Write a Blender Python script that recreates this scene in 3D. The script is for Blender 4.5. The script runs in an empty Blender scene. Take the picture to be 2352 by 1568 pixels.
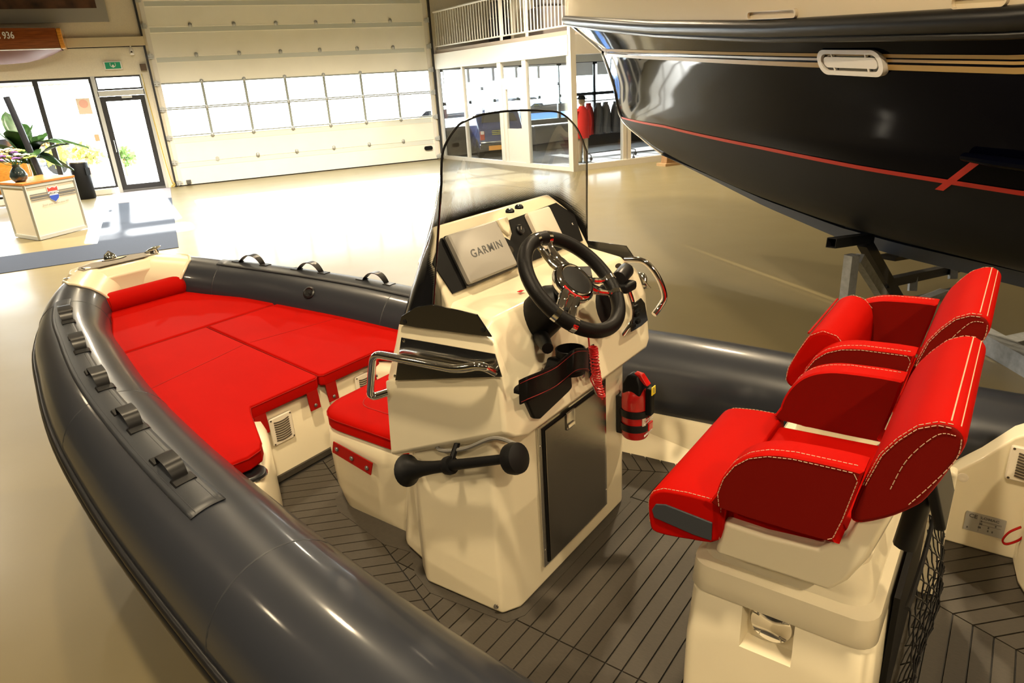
import bpy, bmesh, math, random
import numpy as np
from mathutils import Vector, Matrix
random.seed(7)
PI = math.pi
C = bpy.context.scene.collection
sc = bpy.context.scene

# ------------------------------------------------------------------ camera
# world: x along the overhead-door wall, y towards that wall, z up, floor z = 0
F = 1568.0; CX, CY = 1176.0, 784.0
PITCH, ROLL, YAW = math.radians(20.6), math.radians(-3.6), math.radians(24.6)
HEAD = math.radians(142.75 - 24.6)          # heading of the inflatable boat in the world
CAMH = 2.05; DECK = 0.50; Y0 = 1.70         # camera height, deck height, camera offset to port
def _R(p, r):
    cp, sp, cr, sr = math.cos(p), math.sin(p), math.cos(r), math.sin(r)
    B = np.array([[1, 0, 0], [0, 0, -1], [0, 1, 0]])
    Pm = np.array([[1, 0, 0], [0, cp, -sp], [0, sp, cp]])
    Rm = np.array([[cr, -sr, 0], [sr, cr, 0], [0, 0, 1]])
    return Rm @ Pm @ B
def _rz(a):
    c, s = math.cos(a), math.sin(a)
    return np.array([[c, -s, 0], [s, c, 0], [0, 0, 1]])
W2C = _R(PITCH, ROLL) @ _rz(YAW)
B2W = _rz(HEAD)
cam_data = bpy.data.cameras.new('camera'); cam_data.lens = 24.0; cam_data.sensor_width = 36.0
cam_data.clip_start = 0.02; cam_data.clip_end = 500
cam = bpy.data.objects.new('camera', cam_data); C.objects.link(cam)
M = Matrix.Identity(4)
for i in range(3):
    M[i][0] = W2C[0][i]; M[i][1] = -W2C[1][i]; M[i][2] = -W2C[2][i]
M[2][3] = CAMH
cam.matrix_world = M
sc.camera = cam

# ------------------------------------------------------------------ daylight and exposure
sc.view_settings.view_transform = 'Standard'
sc.view_settings.look = 'None'
sc.view_settings.exposure = 0.0
sc.view_settings.gamma = 1.0
sc.view_settings.use_curve_mapping = False
world = bpy.data.worlds.new('overcast_sky'); sc.world = world; world.use_nodes = True
bg = world.node_tree.nodes['Background']
bg.inputs[0].default_value = (0.90, 0.96, 1.0, 1); bg.inputs[1].default_value = 20.0
sun_d = bpy.data.lights.new('sun', 'SUN'); sun_d.energy = 40; sun_d.angle = math.radians(1.5); sun_d.color = (1, 0.97, 0.92)
sun = bpy.data.objects.new('sun', sun_d); C.objects.link(sun)
sun.location = (3, 40, 20)
sun.rotation_euler = Vector((0.05, -1, -0.37)).to_track_quat('-Z', 'Y').to_euler()

# ------------------------------------------------------------------ pixel -> place helpers
def ray(px, Mx): return Mx.T @ np.array([(px[0] - CX) / F, (px[1] - CY) / F, 1.0])
B2C = W2C @ B2W
HB = CAMH - DECK
def _hit(px, ax, v):
    d = ray(px, B2C); o = np.array([0, Y0, HB]); t = (v - o[ax]) / d[ax]; return o + t * d
def Bx(px, v): return tuple(_hit(px, 0, v))
def By(px, v): return tuple(_hit(px, 1, v))
def Bz(px, v): return tuple(_hit(px, 2, v))
def _whit(px, ax, v):
    d = ray(px, W2C); o = np.array([0, 0, CAMH]); t = (v - o[ax]) / d[ax]; return o + t * d
def Wx(px, v): return tuple(_whit(px, 0, v))
def Wy(px, v): return tuple(_whit(px, 1, v))
def Wz(px, v): return tuple(_whit(px, 2, v))
def PBpx(P):
    v = B2C @ (np.array(P, float) - [0, Y0, HB]); return np.array([CX + F * v[0] / v[2], CY + F * v[1] / v[2]])
def PWpx(P):
    v = W2C @ (np.array(P, float) - [0, 0, CAMH]); return np.array([CX + F * v[0] / v[2], CY + F * v[1] / v[2]])
_o = B2W @ np.array([0, -Y0, 0])
BM = Matrix.Translation((_o[0], _o[1], DECK)) @ Matrix.Rotation(HEAD, 4, 'Z')

# ------------------------------------------------------------------ materials
MATS = {}
def mat(name, base, rough=0.5, metal=0.0, coat=0.0, noise=None, bump=None, spec=0.5, sheen=0.0, coat_rough=0.05, obj_space=True, stretch=None):
    if name in MATS: return MATS[name]
    m = bpy.data.materials.new(name); m.use_nodes = True
    nt = m.node_tree; b = nt.nodes['Principled BSDF']
    b.inputs['Base Color'].default_value = (*base, 1); b.inputs['Roughness'].default_value = rough
    b.inputs['Metallic'].default_value = metal; b.inputs['Coat Weight'].default_value = coat
    b.inputs['Coat Roughness'].default_value = coat_rough
    b.inputs['Specular IOR Level'].default_value = spec; b.inputs['Sheen Weight'].default_value = sheen
    if noise or bump:
        tc = nt.nodes.new('ShaderNodeTexCoord'); mp = nt.nodes.new('ShaderNodeMapping')
        nt.links.new(tc.outputs['Object'], mp.inputs[0])
        if stretch: mp.inputs['Scale'].default_value = stretch
    if noise:
        scale, amt = noise
        n = nt.nodes.new('ShaderNodeTexNoise'); n.inputs['Scale'].default_value = scale; n.inputs['Detail'].default_value = 5
        nt.links.new(mp.outputs[0], n.inputs['Vector'])
        r = nt.nodes.new('ShaderNodeValToRGB')
        r.color_ramp.elements[0].position = 0.3; r.color_ramp.elements[1].position = 0.7
        r.color_ramp.elements[0].color = (*[max(0, c * (1 - amt)) for c in base], 1)
        r.color_ramp.elements[1].color = (*[min(1, c * (1 + amt)) for c in base], 1)
        nt.links.new(n.outputs['Fac'], r.inputs[0]); nt.links.new(r.outputs[0], b.inputs['Base Color'])
    if bump:
        scale, st = bump
        n2 = nt.nodes.new('ShaderNodeTexNoise'); n2.inputs['Scale'].default_value = scale; n2.inputs['Detail'].default_value = 3
        nt.links.new(mp.outputs[0], n2.inputs['Vector'])
        bp = nt.nodes.new('ShaderNodeBump'); bp.inputs['Strength'].default_value = st; bp.inputs['Distance'].default_value = 0.01
        nt.links.new(n2.outputs['Fac'], bp.inputs['Height']); nt.links.new(bp.outputs[0], b.inputs['Normal'])
    MATS[name] = m
    return m
def thin_fresnel(nt, k=1.0):
    lw = nt.nodes.new('ShaderNodeLayerWeight'); lw.inputs[0].default_value = 0.5
    pw_ = nt.nodes.new('ShaderNodeMath'); pw_.operation = 'POWER'; pw_.inputs[1].default_value = 5; nt.links.new(lw.outputs['Facing'], pw_.inputs[0])
    ma = nt.nodes.new('ShaderNodeMath'); ma.operation = 'MULTIPLY_ADD'; ma.inputs[1].default_value = 0.9 * k; ma.inputs[2].default_value = 0.06 * k; nt.links.new(pw_.outputs[0], ma.inputs[0])
    return ma.outputs[0]
def glass_mat(name, tint=(1, 1, 1), refl=1.0, rough=0.0):
    m = bpy.data.materials.new(name); m.use_nodes = True; nt = m.node_tree
    nt.nodes.remove(nt.nodes['Principled BSDF'])
    out = nt.nodes['Material Output']
    tr = nt.nodes.new('ShaderNodeBsdfTransparent'); tr.inputs[0].default_value = (*tint, 1)
    gl = nt.nodes.new('ShaderNodeBsdfGlossy'); gl.inputs['Roughness'].default_value = rough
    fac = thin_fresnel(nt, refl)
    mx = nt.nodes.new('ShaderNodeMixShader'); nt.links.new(fac, mx.inputs[0])
    nt.links.new(tr.outputs[0], mx.inputs[1]); nt.links.new(gl.outputs[0], mx.inputs[2])
    nt.links.new(mx.outputs[0], out.inputs['Surface'])
    MATS[name] = m
    return m

cream = mat('ivory_gelcoat', (0.78, 0.70, 0.515), 0.28, coat=0.5, noise=(3, 0.02))
tube_m = mat('grey_hypalon', (0.024, 0.027, 0.036), 0.34, bump=(900, 0.03), coat=0.40, coat_rough=0.10, spec=0.25)
patch_m = mat('grey_hypalon_patch', (0.022, 0.025, 0.032), 0.42, bump=(700, 0.06))
rubber = mat('black_rubber', (0.009, 0.009, 0.010), 0.34, spec=0.35)
matte_black = mat('matte_black', (0.005, 0.005, 0.0055), 0.50, spec=0.2)
gloss_black = mat('gloss_black', (0.006, 0.006, 0.007), 0.08, coat=0.6)
red_v = mat('red_vinyl', (0.36, 0.0035, 0.0015), 0.62, spec=0.025, bump=(600, 0.05), noise=(4, 0.05))
red_d = mat('red_vinyl_strap', (0.27, 0.005, 0.003), 0.55, spec=0.1, bump=(600, 0.05))
red_side = mat('dark_red_sides', (0.145, 0.003, 0.001), 0.6, bump=(600, 0.05), spec=0.1)
chrome = mat('polished_steel', (0.80, 0.79, 0.77), 0.07, metal=1)
steel = mat('brushed_steel', (0.62, 0.61, 0.58), 0.24, metal=1, bump=(60, 0.03), stretch=(1, 40, 1))
dark_steel = mat('mirror_steel', (0.42, 0.41, 0.39), 0.12, metal=1)
plank_m = mat('grey_synthetic_teak', (0.045, 0.037, 0.027), 0.62, noise=(55, 0.16), bump=(300, 0.12), stretch=(1, 6, 1))
caulk = mat('black_caulk', (0.012, 0.011, 0.010), 0.6)
margin_m = mat('grey_deck_margin', (0.042, 0.035, 0.026), 0.62, noise=(55, 0.14), bump=(300, 0.12))
leather = mat('black_leather', (0.005, 0.0045, 0.0045), 0.42, spec=0.15, bump=(500, 0.12))
thread = mat('cream_thread', (0.52, 0.34, 0.22), 0.7)
red_thread = mat('dark_red_thread', (0.22, 0.01, 0.01), 0.7)
grey_cover = mat('grey_cover', (0.32, 0.30, 0.265), 0.42)
print_dark = mat('dark_print', (0.10, 0.10, 0.10), 0.5)
white_pl = mat('white_plastic', (0.78, 0.74, 0.68), 0.4)
vent_m = mat('ivory_plastic', (0.74, 0.67, 0.55), 0.45)
slot_m = mat('vent_shadow_gap', (0.05, 0.035, 0.02), 0.8)
grey_plate = mat('grey_bracket', (0.040, 0.043, 0.050), 0.45, spec=0.3)
ext_red = mat('extinguisher_red', (0.55, 0.012, 0.010), 0.22, coat=0.6)
bright_red = mat('bright_red_cord', (0.62, 0.012, 0.015), 0.3)
yellow = mat('yellow_tag', (0.85, 0.62, 0.03), 0.5)
galv = mat('galvanised_steel', (0.42, 0.44, 0.46), 0.42, metal=0.6, noise=(25, 0.15))
black_steel = mat('black_steel', (0.025, 0.025, 0.028), 0.4, metal=0.3)
grey_bolt = mat('grey_snap', (0.22, 0.22, 0.22), 0.35, metal=0.8)

# ------------------------------------------------------------------ mesh helpers
def link(o, parent=None):
    C.objects.link(o)
    if parent is not None: o.parent = parent
    return o
def obj(name, verts, faces, m, parent=None, smooth=True, angle=40, bevel=0.0, seg=2, fix=True):
    me = bpy.data.meshes.new(name)
    me.from_pydata([tuple(v) for v in verts], [], [tuple(f) for f in faces]); me.update()
    if fix:
        bm = bmesh.new(); bm.from_mesh(me); bmesh.ops.remove_doubles(bm, verts=bm.verts, dist=1e-6)
        bmesh.ops.recalc_face_normals(bm, faces=bm.faces); bm.to_mesh(me); bm.free()
    if m is not None: me.materials.append(m)
    if smooth:
        me.shade_smooth()
        if angle < 179: me.set_sharp_from_angle(angle=math.radians(angle))
    o = bpy.data.objects.new(name, me); link(o, parent)
    if bevel > 0:
        bv = o.modifiers.new('bevel', 'BEVEL'); bv.width = bevel; bv.segments = seg; bv.limit_method = 'ANGLE'; bv.angle_limit = math.radians(28)
        bv.harden_normals = True
        if smooth: me.shade_smooth(); 
        me.set_sharp_from_angle(angle=math.radians(180)) if seg >= 2 else None
    return o
class MB:
    def __init__(s): s.v = []; s.f = []
    def add(s, v, f):
        n = len(s.v); s.v += [tuple(p) for p in v]; s.f += [tuple(i + n for i in q) for q in f]; return s
    def box(s, c, d, R=None):
        vs = []
        for x in (-1, 1):
            for y in (-1, 1):
                for z in (-1, 1):
                    p = Vector((x * d[0] / 2, y * d[1] / 2, z * d[2] / 2))
                    if R is not None: p = R @ p
                    vs.append(p + Vector(c))
        return s.add(vs, [(0, 1, 3, 2), (4, 6, 7, 5), (0, 4, 5, 1), (2, 3, 7, 6), (0, 2, 6, 4), (1, 5, 7, 3)])
    def tube(s, path, r, n=10, caps=True, closed=False, flat=None):
        P = [Vector(p) for p in path]; k = len(P)
        rs = r if hasattr(r, '__len__') else [r] * k
        T = []
        for i in range(k):
            if closed: t = P[(i + 1) % k] - P[i - 1]
            else: t = P[min(i + 1, k - 1)] - P[max(i - 1, 0)]
            T.append(t.normalized() if t.length > 1e-9 else Vector((0, 0, 1)))
        up = Vector((0, 0, 1)) if abs(T[0].z) < 0.9 else Vector((1, 0, 0))
        N = (up - T[0] * up.dot(T[0])).normalized(); rings = []
        for i in range(k):
            N = (N - T[i] * N.dot(T[i])).normalized(); Bn = T[i].cross(N)
            fl = flat if flat else 1.0
            rings.append([P[i] + N * (math.cos(a) * rs[i] * fl) + Bn * (math.sin(a) * rs[i]) for a in [2 * PI * j / n for j in range(n)]])
        return s.loft(rings, caps=caps and not closed, closed=closed)
    def loft(s, rings, caps=True, closed=False, ring_closed=True):
        k = len(rings); n = len(rings[0]); vs = [p for r in rings for p in r]; fs = []
        for i in range(k if closed else k - 1):
            i2 = (i + 1) % k
            for j in range(n if ring_closed else n - 1):
                j2 = (j + 1) % n
                fs.append((i * n + j, i * n + j2, i2 * n + j2, i2 * n + j))
        if caps:
            fs.append(tuple(range(n))[::-1]); fs.append(tuple((k - 1) * n + j for j in range(n)))
        return s.add(vs, fs)
    def prism(s, pts, vec):
        n = len(pts); a = [Vector(p) for p in pts]; b = [p + Vector(vec) for p in a]
        return s.add(a + b, [tuple(range(n))[::-1], tuple(range(n, 2 * n))] + [(i, (i + 1) % n, n + (i + 1) % n, n + i) for i in range(n)])
    def lathe(s, prof, origin, axis, n=24):
        ax = Vector(axis).normalized(); up = Vector((0, 0, 1)) if abs(ax.z) < 0.9 else Vector((1, 0, 0))
        u = ax.cross(up).normalized(); w = ax.cross(u)
        rings = [[Vector(origin) + ax * h + (u * math.cos(2 * PI * j / n) + w * math.sin(2 * PI * j / n)) * max(r, 1e-4) for j in range(n)] for r, h in prof]
        return s.loft(rings, caps=True)
    def build(s, name, m, parent=None, **k): return obj(name, s.v, s.f, m, parent, **k)
def empty(name, parent=None, loc=(0, 0, 0), rot=0.0):
    o = bpy.data.objects.new(name, None); o.empty_display_size = 0.1; link(o, parent); o.location = loc; o.rotation_euler = (0, 0, rot); return o
def tag(o, label=None, cat=None, group=None, kind=None):
    if label: o['label'] = label
    if cat: o['category'] = cat
    if group: o['group'] = group
    if kind: o['kind'] = kind
    return o
def settle(root, M0):
    """put a top-level thing's origin at its base centre; its geometry was made in frame M0"""
    objs = [root] if root.type == 'MESH' else list(root.children)
    bpy.context.view_layer.update()
    pts = []
    def walk(o):
        if o.type == 'MESH': pts.extend([Vector(v) + o.location for v in o.bound_box])
        for ch in o.children: walk(ch)
    walk(root)
    lo = [min(p[i] for p in pts) for i in range(3)]; hi = [max(p[i] for p in pts) for i in range(3)]
    c = Vector(((lo[0] + hi[0]) / 2, (lo[1] + hi[1]) / 2, lo[2])); T = Matrix.Translation(-c)
    done = set()
    def shift(o):
        if o.type == 'MESH':
            if o.location.length > 1e-9 and o is not root: o.location -= c; return
            if o.data.name not in done: o.data.transform(T); done.add(o.data.name)
        for ch in o.children: shift(ch)
    shift(root)
    root.matrix_world = M0 @ Matrix.Translation(c)
    return root
def spl(pts, n=8, closed=False):
    """Catmull-Rom through points"""
    P = [Vector(p) for p in pts]; k = len(P); out = []
    rng = range(k if closed else k - 1)
    for i in rng:
        if closed: a, b, c, d = P[i - 1], P[i], P[(i + 1) % k], P[(i + 2) % k]
        else: a, b, c, d = P[max(i - 1, 0)], P[i], P[i + 1], P[min(i + 2, k - 1)]
        for j in range(n):
            t = j / n; t2 = t * t; t3 = t2 * t
            out.append(0.5 * ((2 * b) + (c - a) * t + (2 * a - 5 * b + 4 * c - d) * t2 + (3 * b - a - 3 * c + d) * t3))
    if not closed: out.append(P[-1])
    return out
def bend(pts, r, n=5):
    """polyline with rounded corners"""
    P = [Vector(p) for p in pts]; out = [P[0]]
    for i in range(1, len(P) - 1):
        a = (P[i - 1] - P[i]); b = (P[i + 1] - P[i]); rr = min(r, a.length * 0.45, b.length * 0.45)
        p0 = P[i] + a.normalized() * rr; p1 = P[i] + b.normalized() * rr
        for j in range(n + 1):
            t = j / n; out.append(p0 * (1 - t) ** 2 + P[i] * 2 * t * (1 - t) + p1 * t * t)
    out.append(P[-1]); return out
def text(name, body, size, m, parent, origin, xdir, ydir, extrude=0.0006, align='CENTER', bold=0.0, shear=0, sx=1.0, space=1.0):
    cu = bpy.data.curves.new(name, 'FONT'); cu.body = body; cu.size = size; cu.extrude = extrude; cu.align_x = align; cu.align_y = 'CENTER'; cu.offset = bold; cu.shear = shear
    cu.resolution_u = 3; cu.space_character = space
    t = bpy.data.objects.new(name, cu); C.objects.link(t)
    bpy.context.view_layer.update()
    me = bpy.data.meshes.new_from_object(t.evaluated_get(bpy.context.evaluated_depsgraph_get()))
    bpy.data.objects.remove(t)
    X = Vector(xdir).normalized(); Y = Vector(ydir); Y = (Y - X * Y.dot(X)).normalized(); Z = X.cross(Y)
    R = Matrix(((X.x * sx, Y.x, Z.x, origin[0]), (X.y * sx, Y.y, Z.y, origin[1]), (X.z * sx, Y.z, Z.z, origin[2]), (0, 0, 0, 1)))
    me.transform(R); me.materials.clear(); me.materials.append(m); me.name = name
    o = bpy.data.objects.new(name, me); link(o, parent); return o
def inst(src, name, loc, parent):
    o = bpy.data.objects.new(name, src); link(o, parent); o.location = loc; return o
def rrect(w, h, r, n=5):
    out = []
    for cx, cy, a0 in ((w / 2 - r, h / 2 - r, 0), (-w / 2 + r, h / 2 - r, PI / 2), (-w / 2 + r, -h / 2 + r, PI), (w / 2 - r, -h / 2 + r, 1.5 * PI)):
        for j in range(n + 1):
            a = a0 + PI / 2 * j / n; out.append((cx + r * math.cos(a), cy + r * math.sin(a)))
    return out
def onplane(pts2, o, u, v):
    o, u, v = Vector(o), Vector(u), Vector(v); return [o + u * a + v * b for a, b in pts2]
def cut(o, mb):
    """cut the shape mb out of mesh object o"""
    c_ = mb.build('cutter', None, o.parent); md = o.modifiers.new('cut', 'BOOLEAN'); md.operation = 'DIFFERENCE'; md.solver = 'EXACT'; md.object = c_
    bpy.context.view_layer.update(); me = bpy.data.meshes.new_from_object(o.evaluated_get(bpy.context.evaluated_depsgraph_get()))
    o.modifiers.clear(); o.data = me; bpy.data.objects.remove(c_); me.set_sharp_from_angle(angle=math.radians(35)); return o
def bar(name, a, b, w, h, m, parent, bevel=0.0):
    a, b = Vector(a), Vector(b); d = b - a; L = d.length
    q = d.to_track_quat('X', 'Z').to_matrix()
    return MB().box((a + b) / 2, (L, w, h), q).build(name, m, parent, smooth=False, bevel=bevel)
def refine(fn, x0, x1, y0, y1, nx=22, ny=16, rounds=4):
    """coarse-to-fine search for the surface point that lies under a pixel"""
    bx_, by_ = None, None; best = 1e18
    for r in range(rounds):
        for x in np.linspace(x0, x1, nx):
            for y in np.linspace(y0, y1, ny):
                d = fn(x, y)
                if d < best: best, bx_, by_ = d, x, y
        wx_, wy_ = (x1 - x0) / nx * 1.5, (y1 - y0) / ny * 1.5; x0, x1, y0, y1 = bx_ - wx_, bx_ + wx_, by_ - wy_, by_ + wy_; nx = ny = 9
    return bx_, by_
# ================================================================== BUILDING
YW = 20.86
def floor_mat():
    m = mat('epoxy_floor', (0.178, 0.145, 0.074), 0.42, coat=0.07, coat_rough=0.10, noise=(0.8, 0.05), spec=0.16)
    nt = m.node_tree; b = nt.nodes['Principled BSDF']
    n = nt.nodes.new('ShaderNodeTexNoise'); n.inputs['Scale'].default_value = 1.3; n.inputs['Detail'].default_value = 6
    tc = nt.nodes.new('ShaderNodeTexCoord'); nt.links.new(tc.outputs['Object'], n.inputs['Vector'])
    mr = nt.nodes.new('ShaderNodeMapRange'); mr.inputs[3].default_value = 0.34; mr.inputs[4].default_value = 0.46
    nt.links.new(n.outputs['Fac'], mr.inputs[0]); nt.links.new(mr.outputs[0], b.inputs['Roughness'])
    bp = nt.nodes.new('ShaderNodeBump'); bp.inputs['Strength'].default_value = 0.02; bp.inputs['Distance'].default_value = 0.02
    nt.links.new(n.outputs['Fac'], bp.inputs['Height']); nt.links.new(bp.outputs[0], b.inputs['Normal'])
    return m
floor_m = floor_mat()
wall_m = mat('beige_wall', (0.74, 0.68, 0.54), 0.7, noise=(40, 0.04))
wall_up = mat('grey_beige_cladding', (0.66, 0.58, 0.44), 0.7, noise=(60, 0.05))
ledge_m = mat('yellowed_ledge', (0.60, 0.50, 0.32), 0.6)
ceil_m = mat('grey_ceiling', (0.22, 0.21, 0.19), 0.8)
wall_dk = mat('dim_showroom_wall', (0.11, 0.10, 0.085), 0.8)
panel_m = mat('cream_door_panel', (0.84, 0.81, 0.70), 0.5, noise=(2, 0.02))
band_m = mat('grey_green_lip_shade', (0.62, 0.64, 0.58), 0.55)
alu = mat('grey_aluminium', (0.55, 0.56, 0.54), 0.4, metal=0.4)
dark_frame = mat('dark_window_frame', (0.022, 0.022, 0.024), 0.4)
white_paint = mat('white_paint', (0.74, 0.70, 0.62), 0.45)
pane_m = glass_mat('clear_pane', (0.96, 0.98, 0.98), 0.9)
out_m = mat('bright_paving', (0.60, 0.60, 0.58), 0.8)
carpet_m = mat('blue_grey_runner', (0.040, 0.050, 0.076), 0.85, noise=(220, 0.18), spec=0.15)
mat_m = mat('mauve_entrance_mat', (0.22, 0.19, 0.20), 0.9, noise=(200, 0.2))
shop_carpet = mat('grey_shop_carpet', (0.17, 0.17, 0.18), 0.85, noise=(90, 0.2))
wood_m = mat('varnished_mahogany', (0.22, 0.055, 0.012), 0.18, coat=0.8, noise=(6, 0.3), stretch=(0.5, 8, 8))
wood_l = mat('varnished_light_wood', (0.60, 0.24, 0.03), 0.18, coat=0.8, noise=(8, 0.2), stretch=(1, 6, 6))

def st(o, label=None): o['kind'] = 'structure'; return o
st(MB().box((1, 4.9, -0.1), (34, 32.2, 0.2)).build('floor', floor_m, smooth=False))
st(MB().box((1, 45, -0.12), (120, 47.7, 0.2)).build('trim_1', out_m, smooth=False))          # paving outside
st(MB().box((1, 4.9, 6.3), (34, 32.2, 0.2)).build('ceiling', ceil_m, smooth=False))
st(MB().box((-16, 4.9, 3.1), (0.2, 32.2, 6.2)).build('wall_left', wall_dk, smooth=False))
st(MB().box((18, 4.9, 3.1), (0.2, 32.2, 6.2)).build('wall_right', wall_dk, smooth=False))
st(MB().box((1, -11.1, 3.1), (34, 0.2, 6.2)).build('wall_front', wall_dk, smooth=False))
wb = MB(); T = 0.24; yc = YW + T / 2
for x0, x1, z0, z1 in ((-16, -5.3, 0, 3.5), (-5.3, -0.30, 2.835, 3.5), (-0.30, -0.015, 0, 3.5), (7.415, 7.72, 0, 6.2), (-0.015, 7.415, 5.14, 6.2), (7.72, 18, 2.60, 6.2), (14.6, 18, 0, 2.60)):
    wb.box(((x0 + x1) / 2, yc, (z0 + z1) / 2), (x1 - x0, T, z1 - z0))
st(wb.build('wall_back', wall_m, smooth=False))
st(MB().box((-8.0075, yc, 4.85), (15.985, T, 2.7)).build('wall_back_upper', wall_up, smooth=False))
st(MB().box((-8.03, YW - 0.05, 3.61), (15.9, 0.12, 0.21)).build('trim_2', ledge_m, smooth=False, bevel=0.01))
st(MB().box((-8.03, YW - 0.012, 3.495), (15.9, 0.03, 0.02)).build('trim_3', dark_frame, smooth=False))
# concealed plinth under the entrance windows
st(MB().box((-3.42, YW - 0.03, 0.07), (3.72, 0.14, 0.14)).build('trim_4', white_paint, smooth=False, bevel=0.008))

# ---- overhead sectional door
d1 = st(empty('door_1', loc=(3.69, YW + 0.02, 0))); ox = 3.69
zs = [0.0, 0.633, 1.265, 1.972, 2.605, 3.25, 3.95, 4.55, 5.15]
XM = [0.03, 1.055, 2.115, 3.18, 4.24, 5.29, 6.345, 7.385]
def lx(x): return x - ox
for i in range(8):
    z0, z1 = zs[i] + 0.0005, zs[i + 1] - 0.0005
    if i in (2, 3):
        fr = MB(); m = 0.035
        fr.box((lx(3.69), 0, z0 + m / 2 + 0.005), (7.40, 0.05, m)); fr.box((lx(3.69), 0, z1 - m / 2), (7.40, 0.05, m))
        for k, x in enumerate(XM):
            w = 0.068
            fr.box((lx(x), 0, (z0 + z1) / 2), (w, 0.05, z1 - z0 - 2 * m))
        s_ = fr.build('glazed_section', mat('grey_green_glazing_bar', (.26, .28, .25), .5), d1, smooth=False)
        for k in range(7):
            MB().box((lx((XM[k] + XM[k + 1]) / 2), 0.0, (z0 + z1) / 2), (XM[k + 1] - XM[k] - 0.045, 0.008, z1 - z0 - 2 * m)).build('pane', pane_m, s_, smooth=False)
    else:
        sec = MB()
        x0, x1 = lx(-0.02), lx(7.42)
        prof = [(0.03, z0), (-0.02, z0), (-0.02, z1 - 0.17), (-0.026, z1 - 0.155), (-0.012, z1 - 0.035), (-0.024, z1 - 0.03), (-0.024, z1), (0.03, z1)]
        sec.prism([(x0, y, z) for y, z in prof], (x1 - x0, 0, 0))
        s_ = sec.build('door_section', panel_m, d1, smooth=False)
        MB().add([(x0 + 0.12, -0.0275, z1 - 0.150), (x1 - 0.12, -0.0275, z1 - 0.150), (x1 - 0.12, -0.0135, z1 - 0.038), (x0 + 0.12, -0.0135, z1 - 0.038)], [(0, 1, 2, 3)]).build('lip_shade_band', band_m, s_, smooth=False)  # grey-green strip paints the groove shading below each section joint
hb = MB().box((0, 0, 0), (0.09, 0.03, 0.075)).box((0, -0.012, 0), (0.05, 0.03, 0.11)).build('hinge', alu, d1, smooth=False, bevel=0.004)
hb.location = (lx(XM[1]), -0.03, zs[1])
first = True
for zi in range(1, 7):
    for x in XM[1:-1]:
        if zi == 1 and x == XM[1]: continue
        inst(hb.data, 'hinge', (lx(x), -0.03, zs[zi]), d1)
rb = None
for zi in range(0, 8):
    for x in (-0.04, 7.46):
        p = (lx(x), -0.05, zs[zi] + (0.10 if zi == 0 else 0))
        if rb is None:
            rb = MB().box((0, 0, 0), (0.20, 0.03, 0.05)).box((0, -0.02, 0.04), (0.16, 0.02, 0.015)).box((0, 0, -0.05), (0.17, 0.02, 0.03)).box((0.02, -0.02, 0), (0.03, 0.05, 0.14)).build('roller_bracket', alu, d1, smooth=False); rb.location = p
        else: inst(rb.data, 'roller_bracket', p, d1)
for x in (-0.11, 7.53):
    MB().box((lx(x), -0.06, 2.575), (0.05, 0.10, 5.15)).build('side_track', dark_frame, d1, smooth=False)
for x in (0.03, 7.40):
    MB().box((lx(x), -0.026, 2.575), (0.10, 0.012, 5.13)).build('end_cap', white_paint, d1, smooth=False)
MB().prism(onplane(rrect(0.26, 0.12, 0.055), (lx(7.12), -0.07, 0.36), (1, 0, 0), (0, 0, 1)), (0, 0.05, 0)).build('pull_handle', matte_black, d1, smooth=False)
MB().box((lx(0.22), -0.05, 0.10), (0.12, 0.06, 0.10)).build('lock_box', grey_bolt, d1, smooth=False, bevel=0.01)
MB().box((3.69 - ox, -0.02, 0.012), (7.44, 0.07, 0.022)).build('bottom_seal', matte_black, d1, smooth=False)

# ---- entrance: door leaf, transom and shop windows in dark frames
d2 = st(empty('door_2', loc=(-0.87, YW + 0.05, 0)))
def frame_rect(mb, x0, x1, z0, z1, w, y0, d):
    mb.box(((x0 + x1) / 2, y0, z0 + w / 2), (x1 - x0, d, w)); mb.box(((x0 + x1) / 2, y0, z1 - w / 2), (x1 - x0, d, w))
    mb.box((x0 + w / 2, y0, (z0 + z1) / 2), (w, d, z1 - z0 - 2 * w)); mb.box((x1 - w / 2, y0, (z0 + z1) / 2), (w, d, z1 - z0 - 2 * w))
o2 = -0.87
mb = MB(); frame_rect(mb, -1.38 - o2, -0.36 - o2, 0.06, 2.36, 0.12, 0, 0.07); mb.build('leaf_frame', dark_frame, d2, smooth=False, bevel=0.004)
MB().box((0, 0, 1.21), (0.80, 0.01, 2.08)).build('pane', pane_m, d2, smooth=False)
mb = MB(); mb.box((-1.425 - o2, -0.02, 1.42), (0.09, 0.10, 2.84)); mb.box((-0.327 - o2, -0.02, 1.42), (0.07, 0.10, 2.84)); mb.box((0, -0.02, 2.43), (1.05, 0.10, 0.13)); mb.build('outer_frame', alu, d2, smooth=False)
mb = MB(); frame_rect(mb, -1.40 - o2, -0.345 - o2, 2.50, 2.84, 0.045, 0, 0.06); mb.build('transom_frame', dark_frame, d2, smooth=False)
MB().box((0, 0, 2.67), (0.95, 0.01, 0.25)).build('transom_pane', pane_m, d2, smooth=False)
MB().tube(bend([(-0.44, -0.04, 1.02), (-0.44, -0.09, 1.02), (-0.44, -0.09, 1.30), (-0.44, -0.04, 1.30)], 0.02), 0.012, 8).build('pull_handle', steel, d2)
MB().box((0.10, -0.06, 2.33), (0.24, 0.05, 0.06)).build('door_closer', alu, d2, smooth=False, bevel=0.006)
MB().box((0, -0.01, 0.03), (1.02, 0.12, 0.06)).build('threshold', grey_bolt, d2, smooth=False)
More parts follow.
